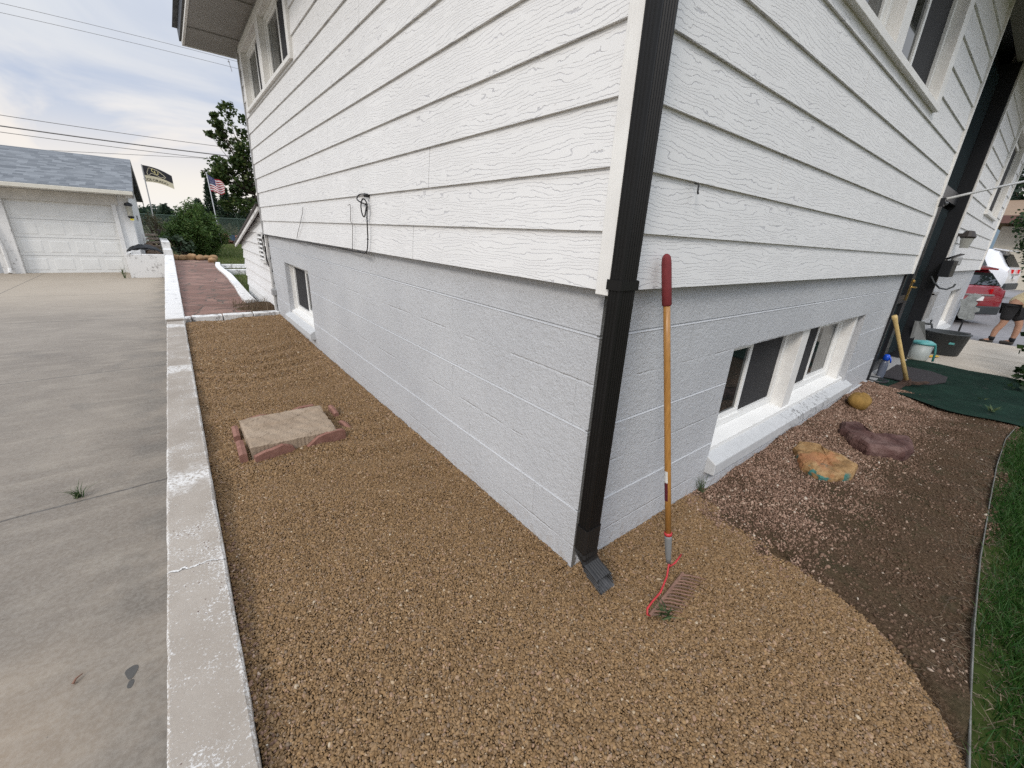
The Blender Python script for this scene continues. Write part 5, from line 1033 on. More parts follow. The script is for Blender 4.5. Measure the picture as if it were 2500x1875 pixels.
part('cloth', gm, [M['redcloth'], M['whitecloth'], M['bluecloth']], fl2, True)
stv = MB()
for r_ in range(9):
    for c_ in range(6 if r_ % 2 == 0 else 5):
        s, t = 0.035+(c_+(0.5 if r_ % 2 else 0))*0.06, 0.49+r_*0.056; a = 0.012
        stv.quad(F2(s-a,t,-.012), F2(s,t-a,-.012), F2(s+a,t,-.012), F2(s,t+a,-.012))
part('star', stv, M['whitecloth'], fl2)['kind'] = 'stuff'

# ------------------------------------------------------------------ overhead lines (one sagging span each)
def span(z0, z1, sag, r, lb, y=46, x0=-40, x1=26):
    pts = [(x0+(x1-x0)*i/40, y+0.1*i, z0+(z1-z0)*i/40-sag*4*(i/40)*(1-i/40)) for i in range(41)]; solo('power_line', MB().tube(pts, r, 5), M['thinwire'], lb, 'power line', 'overhead power lines')
def line(za, zb, r, lb, sag=0.25):
    k = (zb-za)/13.0; z = lambda x: za+k*(x+9.2); pts = []
    for i in range(45):
        x = -42+i*1.6; pts.append((x, 46, z(x)-sag*(1-((x+2.5)/10.0)**2)*0.5))
    solo('power_line', MB().tube(pts, r, 5), M['thinwire'], lb, 'power line', 'overhead power lines')
line(13.85, 13.95, 0.013, 'highest thin overhead line near the top of the sky', -0.3); line(13.32, 13.45, 0.013, 'second highest thin overhead line', -0.3)
line(7.52, 7.52, 0.020, 'thin overhead line just above the thick cable'); line(6.85, 6.86, 0.042, 'thickest dark overhead cable above the garage roof'); line(6.47, 6.50, 0.020, 'thin overhead line just under the thick cable')
line(5.45, 6.53, 0.016, 'lowest overhead line, slanting and meeting the others at the tree', 0.05)
solo('line_spacer', MB().tube([(5.0,46,14.02),(5.15,46,13.2)], 0.02, 5).tube([(4.95,46,13.85),(5.1,46,13.85)], 0.03, 5), M['thinwire'], 'short spacer hanging between the two highest overhead lines', 'spacer')

# ------------------------------------------------------------------ front walk, turf mat, edging
g = G('walk_concrete'); P, x, y, z = g.pos(); c = g.ramp(g.noise(1.5, 6, 0.6), [(0.3, (0.40, 0.355, 0.295)), (0.7, (0.54, 0.49, 0.42))]); d_ = g.smooth(g.math('ABSOLUTE', g.math('SUBTRACT', x, 9.0)), 0.01, 0.025, 1.0, 0.0); c = g.mix(g.math('MULTIPLY', d_, 0.7), c, (0.12, 0.10, 0.07)); M['walk'] = g.fin(c, 0.8, 0.2)
struct('walkway', MB().box(5.1, 11.0, -1.75, 0.0, -0.12, -0.004), M['walk'])
struct('street', MB().box(13.6, 24, -12, 14, -0.4, -0.17).add([(11.004,-12,-.02),(13.6,-12,-.171),(13.6,14,-.171),(11.004,14,-.02),(11.004,-12,-.4),(11.004,14,-.4)],[(0,1,2,3),(4,0,3,5)]), plain('asphalt_drive', (0.20, 0.195, 0.20), 0.9, 0.12, 4, 0.5, 60))
g = G('green_turf'); c = g.ramp(g.noise(4, 5), [(0.3, (0.006, 0.018, 0.013)), (0.7, (0.013, 0.034, 0.024))]); c = g.mix(g.smooth(g.noise(9, 4), 0.6, 0.75), c, (0.03, 0.034, 0.03)); g.bump(g.noise(220, 2), 0.6, 0.006); M['turf'] = g.fin(c, 0.95, 0.1)
nn = 16; tm = MB(); ep = []
for i in range(nn+1):
    s = i/nn; yn = -0.02-1.55*s; ep.append(((5.10-0.30*min(1, s*2.2)+0.12*max(0, s-0.6)+0.03*math.sin(s*11), yn), (7.38+0.02*math.sin(s*6), yn*1.0)))
for i in range(nn):
    (a, b), (c2, d2) = (ep[i], ep[i+1]); m = 10
    for j in range(m):
        q = [((1-t)*p0[0]+t*p1[0], p0[1], 0.012+0.006*math.sin(p0[1]*9+t*17)) for p0, p1, t in ((a,b,j/m),(a,b,(j+1)/m),(c2,d2,(j+1)/m),(c2,d2,j/m))]; tm.quad(*q)
solo('turf_carpet', tm, M['turf'], 'dark green artificial turf carpet laid before the front entry', 'carpet', base=(6.2,-0.8,0))
dm = MB(); mp = [(5.55+0.42*math.cos(a), -0.30+0.30*math.sin(a)) for a in np.linspace(PI, 2*PI, 14)]
dm.prism([(5.62,-0.04),(5.60,-0.30),(5.75,-0.50),(6.1,-0.60),(6.45,-0.58),(6.62,-0.40),(6.62,-0.04)], 0.0205, 0.032); solo('door_mat', dm, plain('dark_rubber_mat', (0.028, 0.024, 0.026), 0.9, 0.25, 30, 0.6, 60), 'dark half round door mat on the green turf carpet', 'door mat')
for q, (px, py, lb) in enumerate(((5.62, -0.95, 'dry leaf on the green turf carpet'), (5.15, -1.05, 'dark leaf clump at the near corner of the turf carpet'))):
    weed('dry_leaf' if q == 0 else 'leaf_clump', (px, py, 0.022), 4 if q == 0 else 18, 0.03 if q == 0 else 0.05, 0.02, lb, 1.0)
ed = MB(); pe = PE[1:-1]
for (ax0, ay0), (bx0, by0) in zip(pe[:-1], pe[1:]): ed.add([(ax0,ay0,-.08),(bx0,by0,-.08),(bx0,by0-.005,-.08),(ax0,ay0-.005,-.08),(ax0,ay0,.004),(bx0,by0,.004),(bx0,by0-.004,.004),(ax0,ay0-.004,.004)], F6).tube([(ax0,ay0-.002,.003),(bx0,by0-.002,.003)], 0.003, 6)
solo('lawn_edging', ed, stone_mat('weathered_edging', [(0.3, (0.075, 0.075, 0.065)), (0.7, (0.22, 0.22, 0.20))], 20, 0.2, 80), 'thin weathered metal edging strip between soil and lawn', 'edging')
# three rocks in the front bed
def rock(name, poly, h, seed, mat, lb, tilt=0.0, sub=()):
    """irregular split rock from its outline: a bevelled top face with height noise"""
    rg = random.Random(seed); n = len(poly); cx_ = sum(p[0] for p in poly)/n; cy_ = sum(p[1] for p in poly)/n; dense = []
    for i in range(n):
        a, b = poly[i], poly[(i+1) % n]
        for t in (0, .33, .66): dense.append((a[0]+(b[0]-a[0])*t+rg.uniform(-.008,.008), a[1]+(b[1]-a[1])*t+rg.uniform(-.008,.008)))
    def ring(sc, z, nz): return [(cx_+(p[0]-cx_)*sc, cy_+(p[1]-cy_)*sc, z+tilt*(p[0]-cx_)+rg.uniform(-nz,nz)) for p in dense]
    mb = MB().ring_loft([ring(1.0,-0.03,0), ring(1.02,h*.40,.004), ring(0.98,h*.80,.005), ring(0.88,h,.006), ring(0.6,h*1.03,.010), ring(0.3,h*1.0,.012), ring(0.05,h*1.02,.003)])
    o = solo(name, mb, mat, lb, 'rock', 'rocks in the front bed'); md = o.modifiers.new('sub', 'SUBSURF'); md.subdivision_type = 'SIMPLE'; md.levels = 3; md.render_levels = 3
    for sz_, st_2 in ((0.11, 0.022), (0.03, 0.010)):
        tx = bpy.data.textures.new('rock_noise', 'CLOUDS'); tx.noise_scale = sz_; tx.noise_depth = 3; dm_ = o.modifiers.new('rough', 'DISPLACE'); dm_.texture = tx; dm_.strength = st_2; dm_.texture_coords = 'LOCAL'
    return o
g = G('ochre_rock'); P, x, y, z = g.pos(); c = g.ramp(g.noise(7, 6, 0.65, dist=0.8), [(0.3, (0.11, 0.065, 0.03)), (0.48, (0.27, 0.16, 0.07)), (0.6, (0.36, 0.235, 0.115)), (0.72, (0.20, 0.135, 0.08))]); c = g.mix(g.math('MULTIPLY', g.smooth(g.noise(4, 3), 0.5, 0.62), 0.5), c, (0.36, 0.14, 0.07)); tl = g.math('MULTIPLY', g.smooth(g.noise(9, 2), 0.52, 0.55), g.math('MULTIPLY', g.smooth(x, 2.22, 2.16, 0.0, 1.0), g.smooth(z, 0.052, 0.038, 0.0, 1.0))); c = g.mix(tl, c, (0.06, 0.17, 0.15)); g.bump(g.noise(30, 6, 0.7), 0.8, 0.01)
M['ochre'] = g.fin(c, 0.85, 0.2)
rock('split_rock', [(2.10,-0.52),(2.02,-0.43),(2.06,-0.31),(2.28,-0.17),(2.42,-0.17),(2.50,-0.27),(2.42,-0.36),(2.45,-0.44),(2.37,-0.56),(2.22,-0.575)], 0.062, 2, M['ochre'], 'flat ochre and orange split rock with a teal patch, nearest the gravel', 0.05)
M['maroonrock'] = stone_mat('maroon_rock', [(0.3, (0.045, 0.020, 0.018)), (0.5, (0.10, 0.054, 0.047)), (0.75, (0.19, 0.125, 0.11))], 6, 1.0, 22)
rock('split_rock', [(2.77,-0.53),(2.86,-0.40),(2.97,-0.29),(3.2,-0.25),(3.3,-0.33),(3.18,-0.41),(3.08,-0.50),(3.32,-0.69),(3.12,-0.745),(2.92,-0.725)], 0.085, 5, M['maroonrock'], 'dark maroon L-shaped rock in the middle of the front bed')
solo('split_rock', MB().blob((4.0,-0.185,0.075),(0.155,0.10,0.085),14,0.12,18,12,0.2), stone_mat('gold_rock', [(0.3, (0.15, 0.085, 0.02)), (0.7, (0.33, 0.20, 0.06))], 6, 0.4, 30), 'rounded golden brown rock near the green turf carpet', 'rock', 'rocks in the front bed', True)
# mattock against the wall
mk = thing('mattock', (5.45, -0.33, 0), 'mattock with pale yellow handle standing against the entry jamb', 'mattock')
h0, h1 = Vector((5.135,-0.045,0.84)), Vector((5.47,-0.315,0.075))
part('handle', MB().tube([h0, h0.lerp(h1,.03), h0.lerp(h1,.1), h0.lerp(h1,.6), h1], [0.024,0.027,0.021,0.020,0.024], 12), plain('ash_handle', (0.55, 0.40, 0.17), 0.45, 0.12, 20), mk, True)
hv_ = (h1-h0).normalized(); w_ = Vector((0.62,-0.5,0)).normalized()
c_ = h1+hv_*0.02; m_ = MB(); m_.tube([c_-hv_*0.035, c_+hv_*0.035], 0.042, 8)
def taper(pts, wid, thk, mb):
    rg = []
    for p, w1, t1 in zip(pts, wid, thk):
        e = Vector((0.55,0.70,0)).normalized(); rg.append([tuple(Vector(p)+e*w1+Vector((0,0,t1))), tuple(Vector(p)-e*w1+Vector((0,0,t1))), tuple(Vector(p)-e*w1-Vector((0,0,t1))), tuple(Vector(p)+e*w1-Vector((0,0,t1)))])
    mb.ring_loft(rg)
taper([c_, c_+Vector((-0.12,0.035,-0.03)), c_+Vector((-0.29,0.06,-0.05))], [0.03,0.045,0.075], [0.022,0.012,0.004], m_); taper([c_, c_+Vector((0.05,-0.09,0.0)), c_+Vector((0.10,-0.17,0.03))], [0.028,0.025,0.02], [0.02,0.014,0.006], m_)
part('head', m_, stone_mat('rusty_iron', [(0.3, (0.03, 0.022, 0.018)), (0.7, (0.10, 0.06, 0.045))], 25, 0.3, 80), mk)
# things by the entry
bt_ = thing('water_bottle', (5.6, -0.03, 0), 'clear water bottle with bright blue cap in the entry corner', 'bottle')
part('body', MB().lathe((5.62,-0.045,0.012), [(0.035,0),(0.042,0.01),(0.042,0.17),(0.03,0.215),(0.022,0.225)], 14), plain('clear_plastic', (0.14, 0.16, 0.21), 0.15, 0.05), bt_, True)
part('cap', MB().lathe((5.62,-0.045,0.238), [(0.03,0),(0.036,0.01),(0.036,0.055),(0.02,0.075)], 14).tube([(5.62,-.045,.30),(5.60,-.09,.27),(5.60,-.10,.22)], 0.008, 6), plain('blue_plastic', (0.01, 0.08, 0.55), 0.3, 0.05), bt_, True)
solo('saucer', MB().lathe((5.36,-0.06,0.005), [(0.02,0),(0.10,0.0),(0.12,0.035),(0.11,0.035),(0.09,0.01)], 16), plain('dark_ceramic', (0.03, 0.032, 0.035), 0.4), 'small dark saucer at the foot of the entry jamb', 'saucer', smooth=True)
bk = thing('bucket', (7.5, -0.12, 0), 'grey bucket with turquoise lid and handle beside the entry', 'bucket')
part('body', MB().lathe((7.55,-0.13,0.0), [(0.10,0),(0.11,0.015),(0.128,0.245),(0.115,0.245),(0.10,0.02)], 18), plain('grey_plastic', (0.38, 0.42, 0.41), 0.45, 0.06), bk, True)
M['teal'] = plain('turquoise_plastic', (0.10, 0.34, 0.34), 0.4, 0.08); part('lid', MB().lathe((7.55,-0.13,0.246), [(0.14,0),(0.142,0.02),(0.09,0.05),(0.03,0.06)], 18), M['teal'], bk, True)
part('handle', MB().tube([(7.47,-.27,.26),(7.44,-.30,.15),(7.40,-.31,.03)], 0.014, 6), plain('dark_teal_plastic', (0.015, 0.14, 0.13), 0.4), bk, True)
tb = thing('plastic_tub', (8.45, -0.26, 0), 'large dark grey plastic tub on the front walk', 'tub'); M['tubg'] = plain('dark_grey_plastic', (0.035, 0.04, 0.043), 0.5, 0.1)
part('body', MB().lathe((8.55,-0.26,0.0), [(0.20,0),(0.22,0.012),(0.27,0.34),(0.285,0.345),(0.285,0.36),(0.25,0.36),(0.20,0.03)], 24), M['tubg'], tb, True)
part('handle', MB().tube([(8.55,0.02,.34),(8.52,0.05,.38),(8.4,0.05,.38),(8.36,0.02,.34)], 0.014, 6), M['tubg'], tb, True)
part('sticker', MB().add([(8.285,-.335,.20),(8.31,-.40,.20),(8.300,-.40,.23),(8.280,-.345,.235)], [(0,1,2,3)]), M['teal'], tb)
solo('hand_trowel', MB().tube([(7.95,-0.24,0.02),(7.88,-0.20,0.022)], 0.016, 8).blob((8.04,-0.27,0.018),(0.075,0.035,0.012),3,.05,10,6,-0.4), plain('yellow_plastic', (0.55, 0.36, 0.03), 0.4), 'yellow plastic scoop lying beside the bucket', 'scoop')
solo('foot_pedal_pump', MB().add([(7.05,-.03,.62),(7.08,-.10,.62),(7.35,-.16,.33),(7.2,-.03,.33),(7.05,-.0,.62),(7.2,-.0,.33)], [(0,1,2,3),(0,3,5,4),(1,0,4),(2,1,4,5),(3,2,5)]), plain('grey_panel', (0.30, 0.31, 0.31), 0.5), 'small grey wedge board leaning on the block wall by the bucket', 'board')
solo('hose_tap', MB().tube([(8.0,0,.50),(8.0,-.09,.50),(8.0,-.11,.44)], 0.016, 8).tube([(7.95,-.07,.56),(8.05,-.07,.56)], 0.012, 6).tube([(8.0,-.07,.50),(8.0,-.07,.56)], 0.01, 6), M['tubg'], 'dark garden tap on the block wall above the tub', 'tap')
# mailbox with white numerals, hook, meter plate, lantern, radiator-like grille
mbx = thing('mailbox', (7.12, -0.11, 1.24), 'black wall mailbox with raised lid and white markings beside the entry', 'mailbox')
part('body', MB().box(6.93,7.33,-0.17,-0.055,1.25,1.47), M['black'], mbx, bevel=0.008); part('lid', MB().add([(6.91,-.06,1.475),(7.35,-.06,1.475),(7.35,-.20,1.55),(6.91,-.20,1.55),(6.91,-.06,1.485),(7.35,-.06,1.485),(7.35,-.20,1.56),(6.91,-.20,1.56)], F6), M['black'], mbx)
for k_ in range(4): part('numeral', MB().box(7.335,7.342,-0.16,-0.10,1.295+k_*0.042,1.318+k_*0.042), M['whitecloth'], mbx)
solo('meter_plate', MB().box(7.8,8.3,-0.11,-0.05,1.40,1.53), plain('grey_plate', (0.33, 0.33, 0.325), 0.5), 'grey rectangular plate on the clapboard by the mailbox', 'plate', bevel=0.02)
solo('wall_hook', MB().tube([(6.95,0.0,1.25),(6.96,-.05,1.17),(7.0,-.12,1.10),(7.05,-.19,1.09),(7.08,-.24,1.13),(7.08,-.25,1.17)], 0.011, 8), M['tubg'], 'black curved hook under the mailbox', 'hook', smooth=True)
gr = thing('wall_grille', (7.15, -0.03, 0.62), 'narrow grille of upright bars on the grey wall beside the entry', 'grille')
part('frame', MB().box(7.31,7.36,-0.06,0.0,0.62,1.0).box(7.31,7.75,-0.06,0.0,0.98,1.02), M['grey'], gr)
for k_ in range(3): part('bar', MB().box(7.42+k_*0.13,7.47+k_*0.13,-0.055,0.0,0.62,0.98), M['grey'], gr)
ln = thing('wall_lantern', (7.45, -0.12, 1.67), 'dark hooded lantern on the clapboard right of the entry', 'wall lantern')
part('hood', MB().lathe((7.48,-0.15,1.77), [(0.075,0),(0.085,0.02),(0.05,0.09),(0.015,0.10)], 14).box(7.44,7.52,-0.10,-0.045,1.79,1.83), plain('dark_bronze', (0.035, 0.028, 0.025), 0.45), ln); part('shade', MB().lathe((7.48,-0.15,1.64), [(0.045,0),(0.07,0.129)], 14), plain('frosted_glass', (0.36, 0.36, 0.33), 0.3), ln)
solo('flag_rod', MB().tube([(5.20,-0.07,2.06),(5.9,-0.30,2.22),(7.2,-0.72,2.50)], 0.013, 8), plain('grey_rod', (0.42, 0.42, 0.41), 0.4), 'slim grey rod slanting out from the entry trim', 'rod', smooth=True)
solo('rod_bracket', MB().box(5.19,5.25,-0.10,-0.063,2.0,2.08).tube([(5.21,-.09,2.03),(5.3,-.10,2.035)], 0.02, 8), M['black'], 'small black bracket holding the slim rod on the entry trim', 'bracket')

# ------------------------------------------------------------------ beyond the house: sign, cars, person, shrub, neighbour
sg = thing('garden_sign', (11.7, -0.16, 0.0), 'grey scalloped sign on a black post standing before the red car', 'sign')
pl = [(-0.03,.61),(0.0,.70),(-0.06,.72),(-0.10,.80),(-0.17,.85),(-0.24,.83),(-0.29,.80),(-0.25,.74),(-0.22,.70),(-0.27,.66),(-0.25,.58),(-0.33,.56),(-0.335,.50),(-0.28,.47),(-0.31,.36),(-0.29,.31),(-0.19,.30),(-0.09,.32),(-0.05,.38),(-0.06,.50)]
m_ = MB(); n = len(pl); m_.add([(11.68,p[0],p[1]) for p in pl]+[(11.72,p[0],p[1]) for p in pl], [tuple(range(n)), tuple(range(2*n-1,n-1,-1))]+[(i,n+i,n+(i+1)%n,(i+1)%n) for i in range(n)])
part('plaque', m_, plain('grey_resin', (0.26, 0.28, 0.28), 0.7, 0.3, 12, 0.5, 40), sg); part('post', MB().box(11.685,11.715,-0.185,-0.155,-0.1,0.31), M['black'], sg); part('base', MB().box(11.55,11.85,-0.35,0.05,-0.1,0.03), M['black'], sg, bevel=0.01)
def car(name, loc, L, Wd, H, body, lb, seedcol):
    """hatchback / SUV, nose towards +Y, tail at local y=0; lofted body with separate glass, lights, wheels"""
    t = thing(name, loc, lb, 'car'); ox, oy, oz = loc
    def sec(y, zb, zbelt, zr, wb, wr):
        hw, hr = wb/2, wr/2
        p = [(-hw*.92,zb),(-hw,zb+.18),(-hw*1.0,zbelt-.12),(-hw*.96,zbelt),(-hr,zr-.06),(-hr*.86,zr),(hr*.86,zr),(hr,zr-.06),(hw*.96,zbelt),(hw,zbelt-.12),(hw,zb+.18),(hw*.92,zb)]
        return [(ox+a, oy+y, oz+b) for a, b in p]
    S = [(0.0,.42,.78,.80,Wd*.86,Wd*.80),(0.05,.30,.95,1.0,Wd*.95,Wd*.84),(0.20,.24,1.0,1.17,Wd,Wd*.80),(0.46,.22,1.02,H-.06,Wd,Wd*.74),(0.62,.22,1.02,H-.02,Wd,Wd*.74),(1.2,.22,1.0,H,Wd,Wd*.75),(2.1,.22,.98,H-.02,Wd,Wd*.75),(2.7,.22,.97,H-.15,Wd,Wd*.72),(3.2,.22,.96,1.08,Wd,Wd*.80),(3.9,.24,.88,.95,Wd*.97,Wd*.82),(L-.15,.30,.72,.78,Wd*.9,Wd*.78),(L,.42,.60,.64,Wd*.78,Wd*.7)]
    b = part('body', MB().ring_loft([sec(*s) for s in S]), body, t, True)
    b.data.set_sharp_from_angle(angle=math.radians(20))
    gl = MB(); hw = Wd/2
    for sx in (-1, 1): gl.add([(ox+sx*(hw*.975),oy+.55,oz+1.06),(ox+sx*(hw*.975),oy+1.5,oz+1.05),(ox+sx*(hw*.80),oy+1.45,oz+H-.10),(ox+sx*(hw*.80),oy+.85,oz+H-.12)], [(0,1,2,3)]).add([(ox+sx*(hw*.978),oy+1.56,oz+1.05),(ox+sx*(hw*.978),oy+2.9,oz+1.03),(ox+sx*(hw*.80),oy+2.4,oz+H-.12),(ox+sx*(hw*.80),oy+1.52,oz+H-.10)], [(0,1,2,3)])
    part('side_window', gl, M['glass'], t)
    part('rear_window', MB().add([(ox-hw*.74,oy+.08,oz+1.06),(ox+hw*.74,oy+.08,oz+1.06),(ox+hw*.66,oy+.345,oz+H-.15),(ox-hw*.66,oy+.345,oz+H-.15)], [(0,1,2,3)]), M['glass'], t)
    part('spoiler', MB().add([(ox-hw*.7,oy+.26,oz+H-.07),(ox+hw*.7,oy+.26,oz+H-.07),(ox+hw*.72,oy+.62,oz+H-.01),(ox-hw*.72,oy+.62,oz+H-.01),(ox-hw*.7,oy+.26,oz+H-.03),(ox+hw*.7,oy+.26,oz+H-.03),(ox+hw*.72,oy+.62,oz+H+.02),(ox-hw*.72,oy+.62,oz+H+.02)], F6), body, t)
    for sx in (-1, 1): part('taillight', MB().add([(ox+sx*hw*.98,oy+.30,oz+.86),(ox+sx*hw*.42,oy-.02,oz+.84),(ox+sx*hw*.42,oy-.02,oz+.97),(ox+sx*hw*.99,oy+.34,oz+1.0),(ox+sx*hw*.85,oy+.30,oz+.86),(ox+sx*hw*.42,oy+.1,oz+.84),(ox+sx*hw*.42,oy+.1,oz+.97),(ox+sx*hw*.85,oy+.34,oz+1.0)], F6), M['lamp'], t)
    part('bumper', MB().box(ox-hw*.86,ox+hw*.86,oy-.05,oy+.12,oz+.30,oz+.52), M['tubg'], t, bevel=0.03); part('number_plate', MB().box(ox-.16,ox+.16,oy-.06,oy-.02,oz+.66,oz+.77), M['whitecloth'], t); part('trim_strip', MB().box(ox-.45,ox+.45,oy-.035,oy,oz+.80,oz+.83), M['steel'], t)
    for sx in (-1, 1):
        for yy in (.85, L-.85):
            wl_ = part('wheel', MB().ring_loft([[(ox+sx*(hw-.20+q), oy+yy+r*math.cos(a), oz+.33+r*math.sin(a)) for a in np.linspace(0, 2*PI, 21)[:-1]] for q, r in ((0,.30),(0.02,.33),(.19,.33),(.215,.29),(.215,.22))]), M['tyre'], t, True)
            part('rim', MB().ring_loft([[(ox+sx*(hw-.20+q), oy+yy+r*math.cos(a), oz+.33+r*math.sin(a)) for a in np.linspace(0, 2*PI, 21)[:-1]] for q, r in ((.212,.215),(.20,.12),(.21,.04))]), M['steel'], wl_)
    t.rotation_euler[2] = seedcol
    return t
M['lamp'] = plain('red_lamp', (0.55, 0.012, 0.015), 0.15, 0.05); M['tyre'] = plain('tyre_rubber', (0.015, 0.015, 0.016), 0.8)
g = G('red_car_paint'); g.b.inputs['Coat Weight'].default_value = 1.0; g.b.inputs['Coat Roughness'].default_value = 0.05; M['redpaint'] = g.fin((0.20, 0.006, 0.014), 0.3, 0.5)
g = G('white_car_paint'); g.b.inputs['Coat Weight'].default_value = 1.0; g.b.inputs['Coat Roughness'].default_value = 0.05; M['whitepaint'] = g.fin((0.70, 0.72, 0.76), 0.35, 0.5)
car('parked_car', (15.45, 0.02, -0.17), 4.3, 1.78, 1.52, M['redpaint'], 'red hatchback parked beyond the house corner, tail towards the walk', math.radians(-36))
car('parked_car', (21.5, -0.28, 0.30), 4.5, 1.85, 1.62, M['whitepaint'], 'white SUV parked behind the red car', math.radians(-8))
struct('slope', MB().add([(17.2,-12,-0.18),(19.5,-12,0.30),(30,-12,0.34),(30,14,0.34),(19.5,14,0.30),(17.2,14,-0.18),(17.2,-12,-0.4),(17.2,14,-0.4),(30,-12,-0.4),(30,14,-0.4)], [(0,1,4,5),(1,2,3,4),(6,0,5,7),(2,8,9,3)]), bpy.data.materials['asphalt_drive'])

def skin_body(name, chains, mat, parent, levels=2):
    """one continuous figure grown from a jointed skeleton"""
    bm = bmesh.new(); lay = bm.verts.layers.skin.verify(); vd = {}
    b0 = WLOC[parent.name]
    for ch in chains:
        prev = None
        for nm, co, r in ch:
            if nm not in vd:
                v = bm.verts.new(Vector(co)-b0); v[lay].radius = (r, r) if not isinstance(r, tuple) else r; vd[nm] = v
                if len(vd) == 1: v[lay].use_root = True
            if prev is not None and bm.edges.get((prev, vd[nm])) is None: bm.edges.new((prev, vd[nm]))
            prev = vd[nm]
    me = bpy.data.meshes.new(name); bm.to_mesh(me); bm.free(); me.materials.append(mat); o = bpy.data.objects.new(name, me); COL.objects.link(o); o.parent = parent; WLOC[o.name] = b0
    s = o.modifiers.new('skin', 'SKIN'); s.use_smooth_shade = True; s2 = o.modifiers.new('sub', 'SUBSURF'); s2.levels = 1; s2.render_levels = levels; return o
pr = thing('person', (11.25, -0.70, -0.04), 'person in cream shirt, black shorts and dark shoes bending over on the drive', 'person')
M['skin'] = plain('skin', (0.36, 0.20, 0.135), 0.55, 0.08, 10); M['shirt'] = plain('cream_shirt', (0.55, 0.47, 0.31), 0.85, 0.08, 8); M['shorts'] = plain('black_shorts', (0.012, 0.012, 0.014), 0.85, 0.1)
px, py, pz = 11.25, -0.70, -0.04
def P3(dx, dy, z): return (px+dx, py+dy, pz+z)
LA = [('pel',P3(0,-.06,.86),.13),('hipL',P3(-.10,-.05,.80),.105),('kneL',P3(-.11,-.04,.46),.062),('calL',P3(-.11,.02,.30),.058),('ankL',P3(-.11,.03,.09),.04),('toeL',P3(-.12,.17,.035),.035)]
LB = [('pel',P3(0,-.06,.86),.13),('hipR',P3(.10,-.10,.80),.105),('kneR',P3(.11,-.26,.47),.062),('calR',P3(.11,-.27,.30),.058),('ankR',P3(.11,-.26,.09),.04),('toeR',P3(.12,-.12,.035),.035)]
TR = [('pel',P3(0,-.06,.86),.13),('wai',P3(0,-.16,1.0),.125),('che',P3(0,-.33,1.18),.155),('nec',P3(0,-.47,1.30),.06),('jaw',P3(0,-.55,1.36),.075),('hea',P3(0,-.60,1.43),.095),('top',P3(0,-.63,1.50),.06)]
def arm(s, n): return [('che',P3(0,-.33,1.18),.155),('sh'+n,P3(s*.19,-.36,1.20),.06),('el'+n,P3(s*.24,-.42,.93),.043),('wr'+n,P3(s*.22,-.60,.78),.03),('pa'+n,P3(s*.21,-.66,.73),(.038,.018)),]
body = skin_body('body', [TR, LA, LB, arm(-1,'L'), arm(1,'R')]+[[('pa'+n,P3(s*.21,-.66,.73),.02),('f%d'%k_+n,P3(s*.21+(k_-1.5)*.02,-.70,.685+.004*k_),.009),('g%d'%k_+n,P3(s*.21+(k_-1.5)*.021,-.70,.65+.004*k_),.0075)] for s, n in ((-1,'L'),(1,'R')) for k_ in range(4)]+[[('wr'+n,P3(s*.22,-.60,.78),.03),('th'+n,P3(s*.17,-.645,.745),.010),('tj'+n,P3(s*.165,-.67,.715),.008)] for s, n in ((-1,'L'),(1,'R'))], M['skin'], pr)
skin_body('shirt', [[('a',P3(0,-.05,.80),.165),('b',P3(0,-.15,.98),.155),('c',P3(0,-.32,1.17),.175),('d',P3(0,-.44,1.27),.085)],[('c',P3(0,-.32,1.17),.175),('l',P3(-.19,-.36,1.20),.085),('m',P3(-.23,-.40,1.0),.075)],[('c',P3(0,-.32,1.17),.175),('r',P3(.19,-.36,1.20),.085),('s',P3(.23,-.40,1.0),.075)]], M['shirt'], pr)
skin_body('shorts', [[('p',P3(0,-.06,.86),.15),('hl',P3(-.10,-.05,.78),.125),('kl',P3(-.11,-.04,.50),.095)],[('p',P3(0,-.06,.86),.15),('hr',P3(.10,-.10,.78),.125),('kr',P3(.11,-.25,.51),.095)]], M['shorts'], pr)
for s, q in (('L', (-.11,.03)), ('R', (.11,-.26))):
    skin_body('shoe', [[('h',P3(q[0],q[1]-.05,.045),.045),('m',P3(q[0],q[1]+.06,.05),.048),('t',P3(q[0]-.01,q[1]+.17,.035),.038)]], plain('dark_shoe', (0.035, 0.03, 0.025), 0.7), pr)
    part('sock', MB().lathe(P3(q[0],q[1],.08), [(.046,0),(.05,.07),(.048,.08)], 12), M['black'], pr, True)
hr_ = MB().blob(P3(0,-.585,1.465),(.105,.11,.10),4,.05); part('hair', hr_, plain('dark_hair', (0.03, 0.02, 0.014), 0.7), pr, True)
part('face_feature', MB().blob(P3(-.035,-.69,1.43),(.012,.008,.010),1,0,8,6).blob(P3(.035,-.69,1.43),(.012,.008,.010),1,0,8,6).blob(P3(0,-.705,1.40),(.012,.018,.018),1,0,8,6).blob(P3(0,-.68,1.365),(.025,.010,.007),1,0,8,6), plain('feature', (0.10, 0.045, 0.035), 0.6), pr, True)

pr.scale = (0.9, 0.9, 0.9)
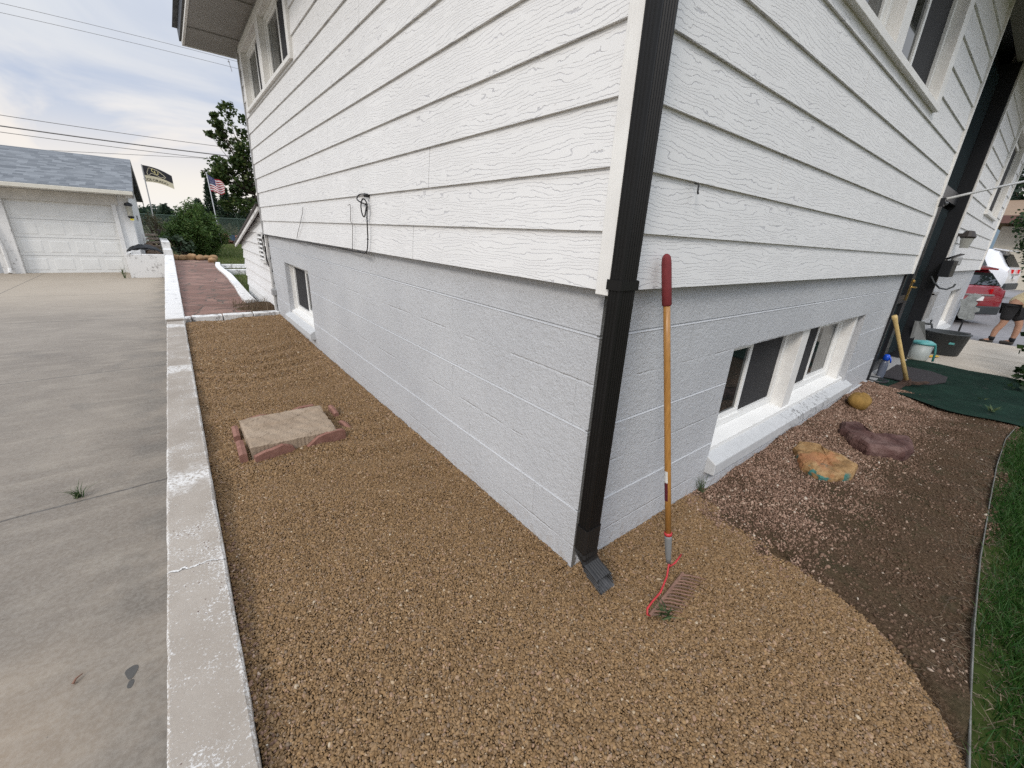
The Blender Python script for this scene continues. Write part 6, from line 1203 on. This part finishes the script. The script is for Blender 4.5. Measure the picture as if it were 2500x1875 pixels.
# shrub at the right edge of the walk, hedge, neighbour's house, far tree
M['edge'] = leaf_mat('dark_shrub_leaf', (0.009, 0.025, 0.008), (0.018, 0.045, 0.012), (0.045, 0.08, 0.025))
rs = thing('leafy_shrub', (7.9, -1.75, -0.05), 'leafy green shrub crowding the far side of the front walk', 'shrub'); tk, lf = MB(), MB(); rng = random.Random(21)
for k_ in range(46):
    a = rng.uniform(0, 6.28); q = rng.random()**.6; e_ = Vector((7.9+1.25*q*math.cos(a), -1.90+.60*q*math.sin(a), rng.uniform(0.15, 2.0)*(1-.25*q))); tk.tube([(7.9,-1.75,-0.05), Vector((7.9,-1.75,0)).lerp(e_,.5)+Vector((0,0,.15)), e_], [0.02,0.012,0.004], 5); leaf_cloud(lf, e_, (.30,.22,.24), 60, 0.085, rng, 1.2, .1)
for (qx, qy, qz) in ((7.2,-1.16,.16),(7.5,-1.12,.42),(8.0,-1.10,.55),(6.6,-1.18,.10)):
    tk.tube([(7.9,-1.75,0.1), (qx,qy-.25,qz+.03), (qx,qy,qz)], [0.012,0.006,0.003], 4); leaf_cloud(lf, (qx,qy,qz), (.14,.11,.10), 22, 0.085, rng, 1.2, .1)
part('stem', tk, M['bark'], rs); part('foliage', lf, M['edge'], rs)
hg = thing('hedge', (19.0, -0.9, 0.1), 'tall dark green hedge in front of the neighbouring house', 'hedge'); lf = MB(); rng = random.Random(31)
for k_ in range(120): (lambda zz: leaf_cloud(lf, (rng.uniform(16.8,18.2), -0.78+(zz-1.3)*0.5-2.4*rng.random()**1.7, zz), (.4,.32,.35), 75, 0.10, rng, 1.1, .2))(rng.uniform(0.2,2.75))
part('foliage', lf, M['edge'], hg); part('stem', MB().tube([(17.5,-2.6,-.1),(17.6,-2.4,1.6)], 0.05, 6).tube([(17.4,-1.2,-.1),(17.3,-.9,1.6)], 0.05, 6), M['bark'], hg)
nb = thing('neighbour_house', (31, 0, 0.3), 'cream single-storey house with brown roof across the street', 'house')
part('wall', MB().box(29, 40, -12, 0.98, -0.2, 3.05), plain('cream_render', (0.52, 0.48, 0.40), 0.8, 0.06), nb); part('roof', MB().add([(27.8,-13,3.2),(27.8,1.45,3.2),(34,-13,4.6),(34,1.45,4.6),(41,-13,3.2),(41,1.45,3.2),(27.8,-13,3.42),(27.8,1.45,3.42),(41,-13,3.42),(41,1.45,3.42)], [(6,7,3,2),(2,3,9,8),(0,1,7,6),(1,5,9,3,7),(0,6,2,8,4),(0,4,5,1)]), plain('brown_shingle', (0.20, 0.135, 0.085), 0.85, 0.15, 8), nb); part('fascia', MB().box(27.7,27.79,-13,1.5,3.12,3.44), plain('brown_fascia', (0.12, 0.06, 0.05), 0.6), nb)
tree('street_tree', (36, 0.6, 0.3), 3.0, [((36,0.9,5.6),(1.6,1.4,1.7),26,.55)], M['conifer'], 'distant tree above the neighbouring roof', 'tree', 41, .28, 60)
hl = MB(); hp = []
for i in range(41):
    a = -PI/3+i*(2*PI/3)/40
    for rr_, zz in ((700, 0), (820, 34+18*math.sin(i*.7)+9*math.sin(i*1.9)), (1000, 20)): hp.append((rr_*math.cos(a), rr_*math.sin(a), zz))
hl.add(hp, [(i*3+j, i*3+j+1, (i+1)*3+j+1, (i+1)*3+j) for i in range(40) for j in range(2)]); struct('hills', hl, plain('blue_hill', (0.09, 0.13, 0.16), 0.95, 0.1, 0.01), True)
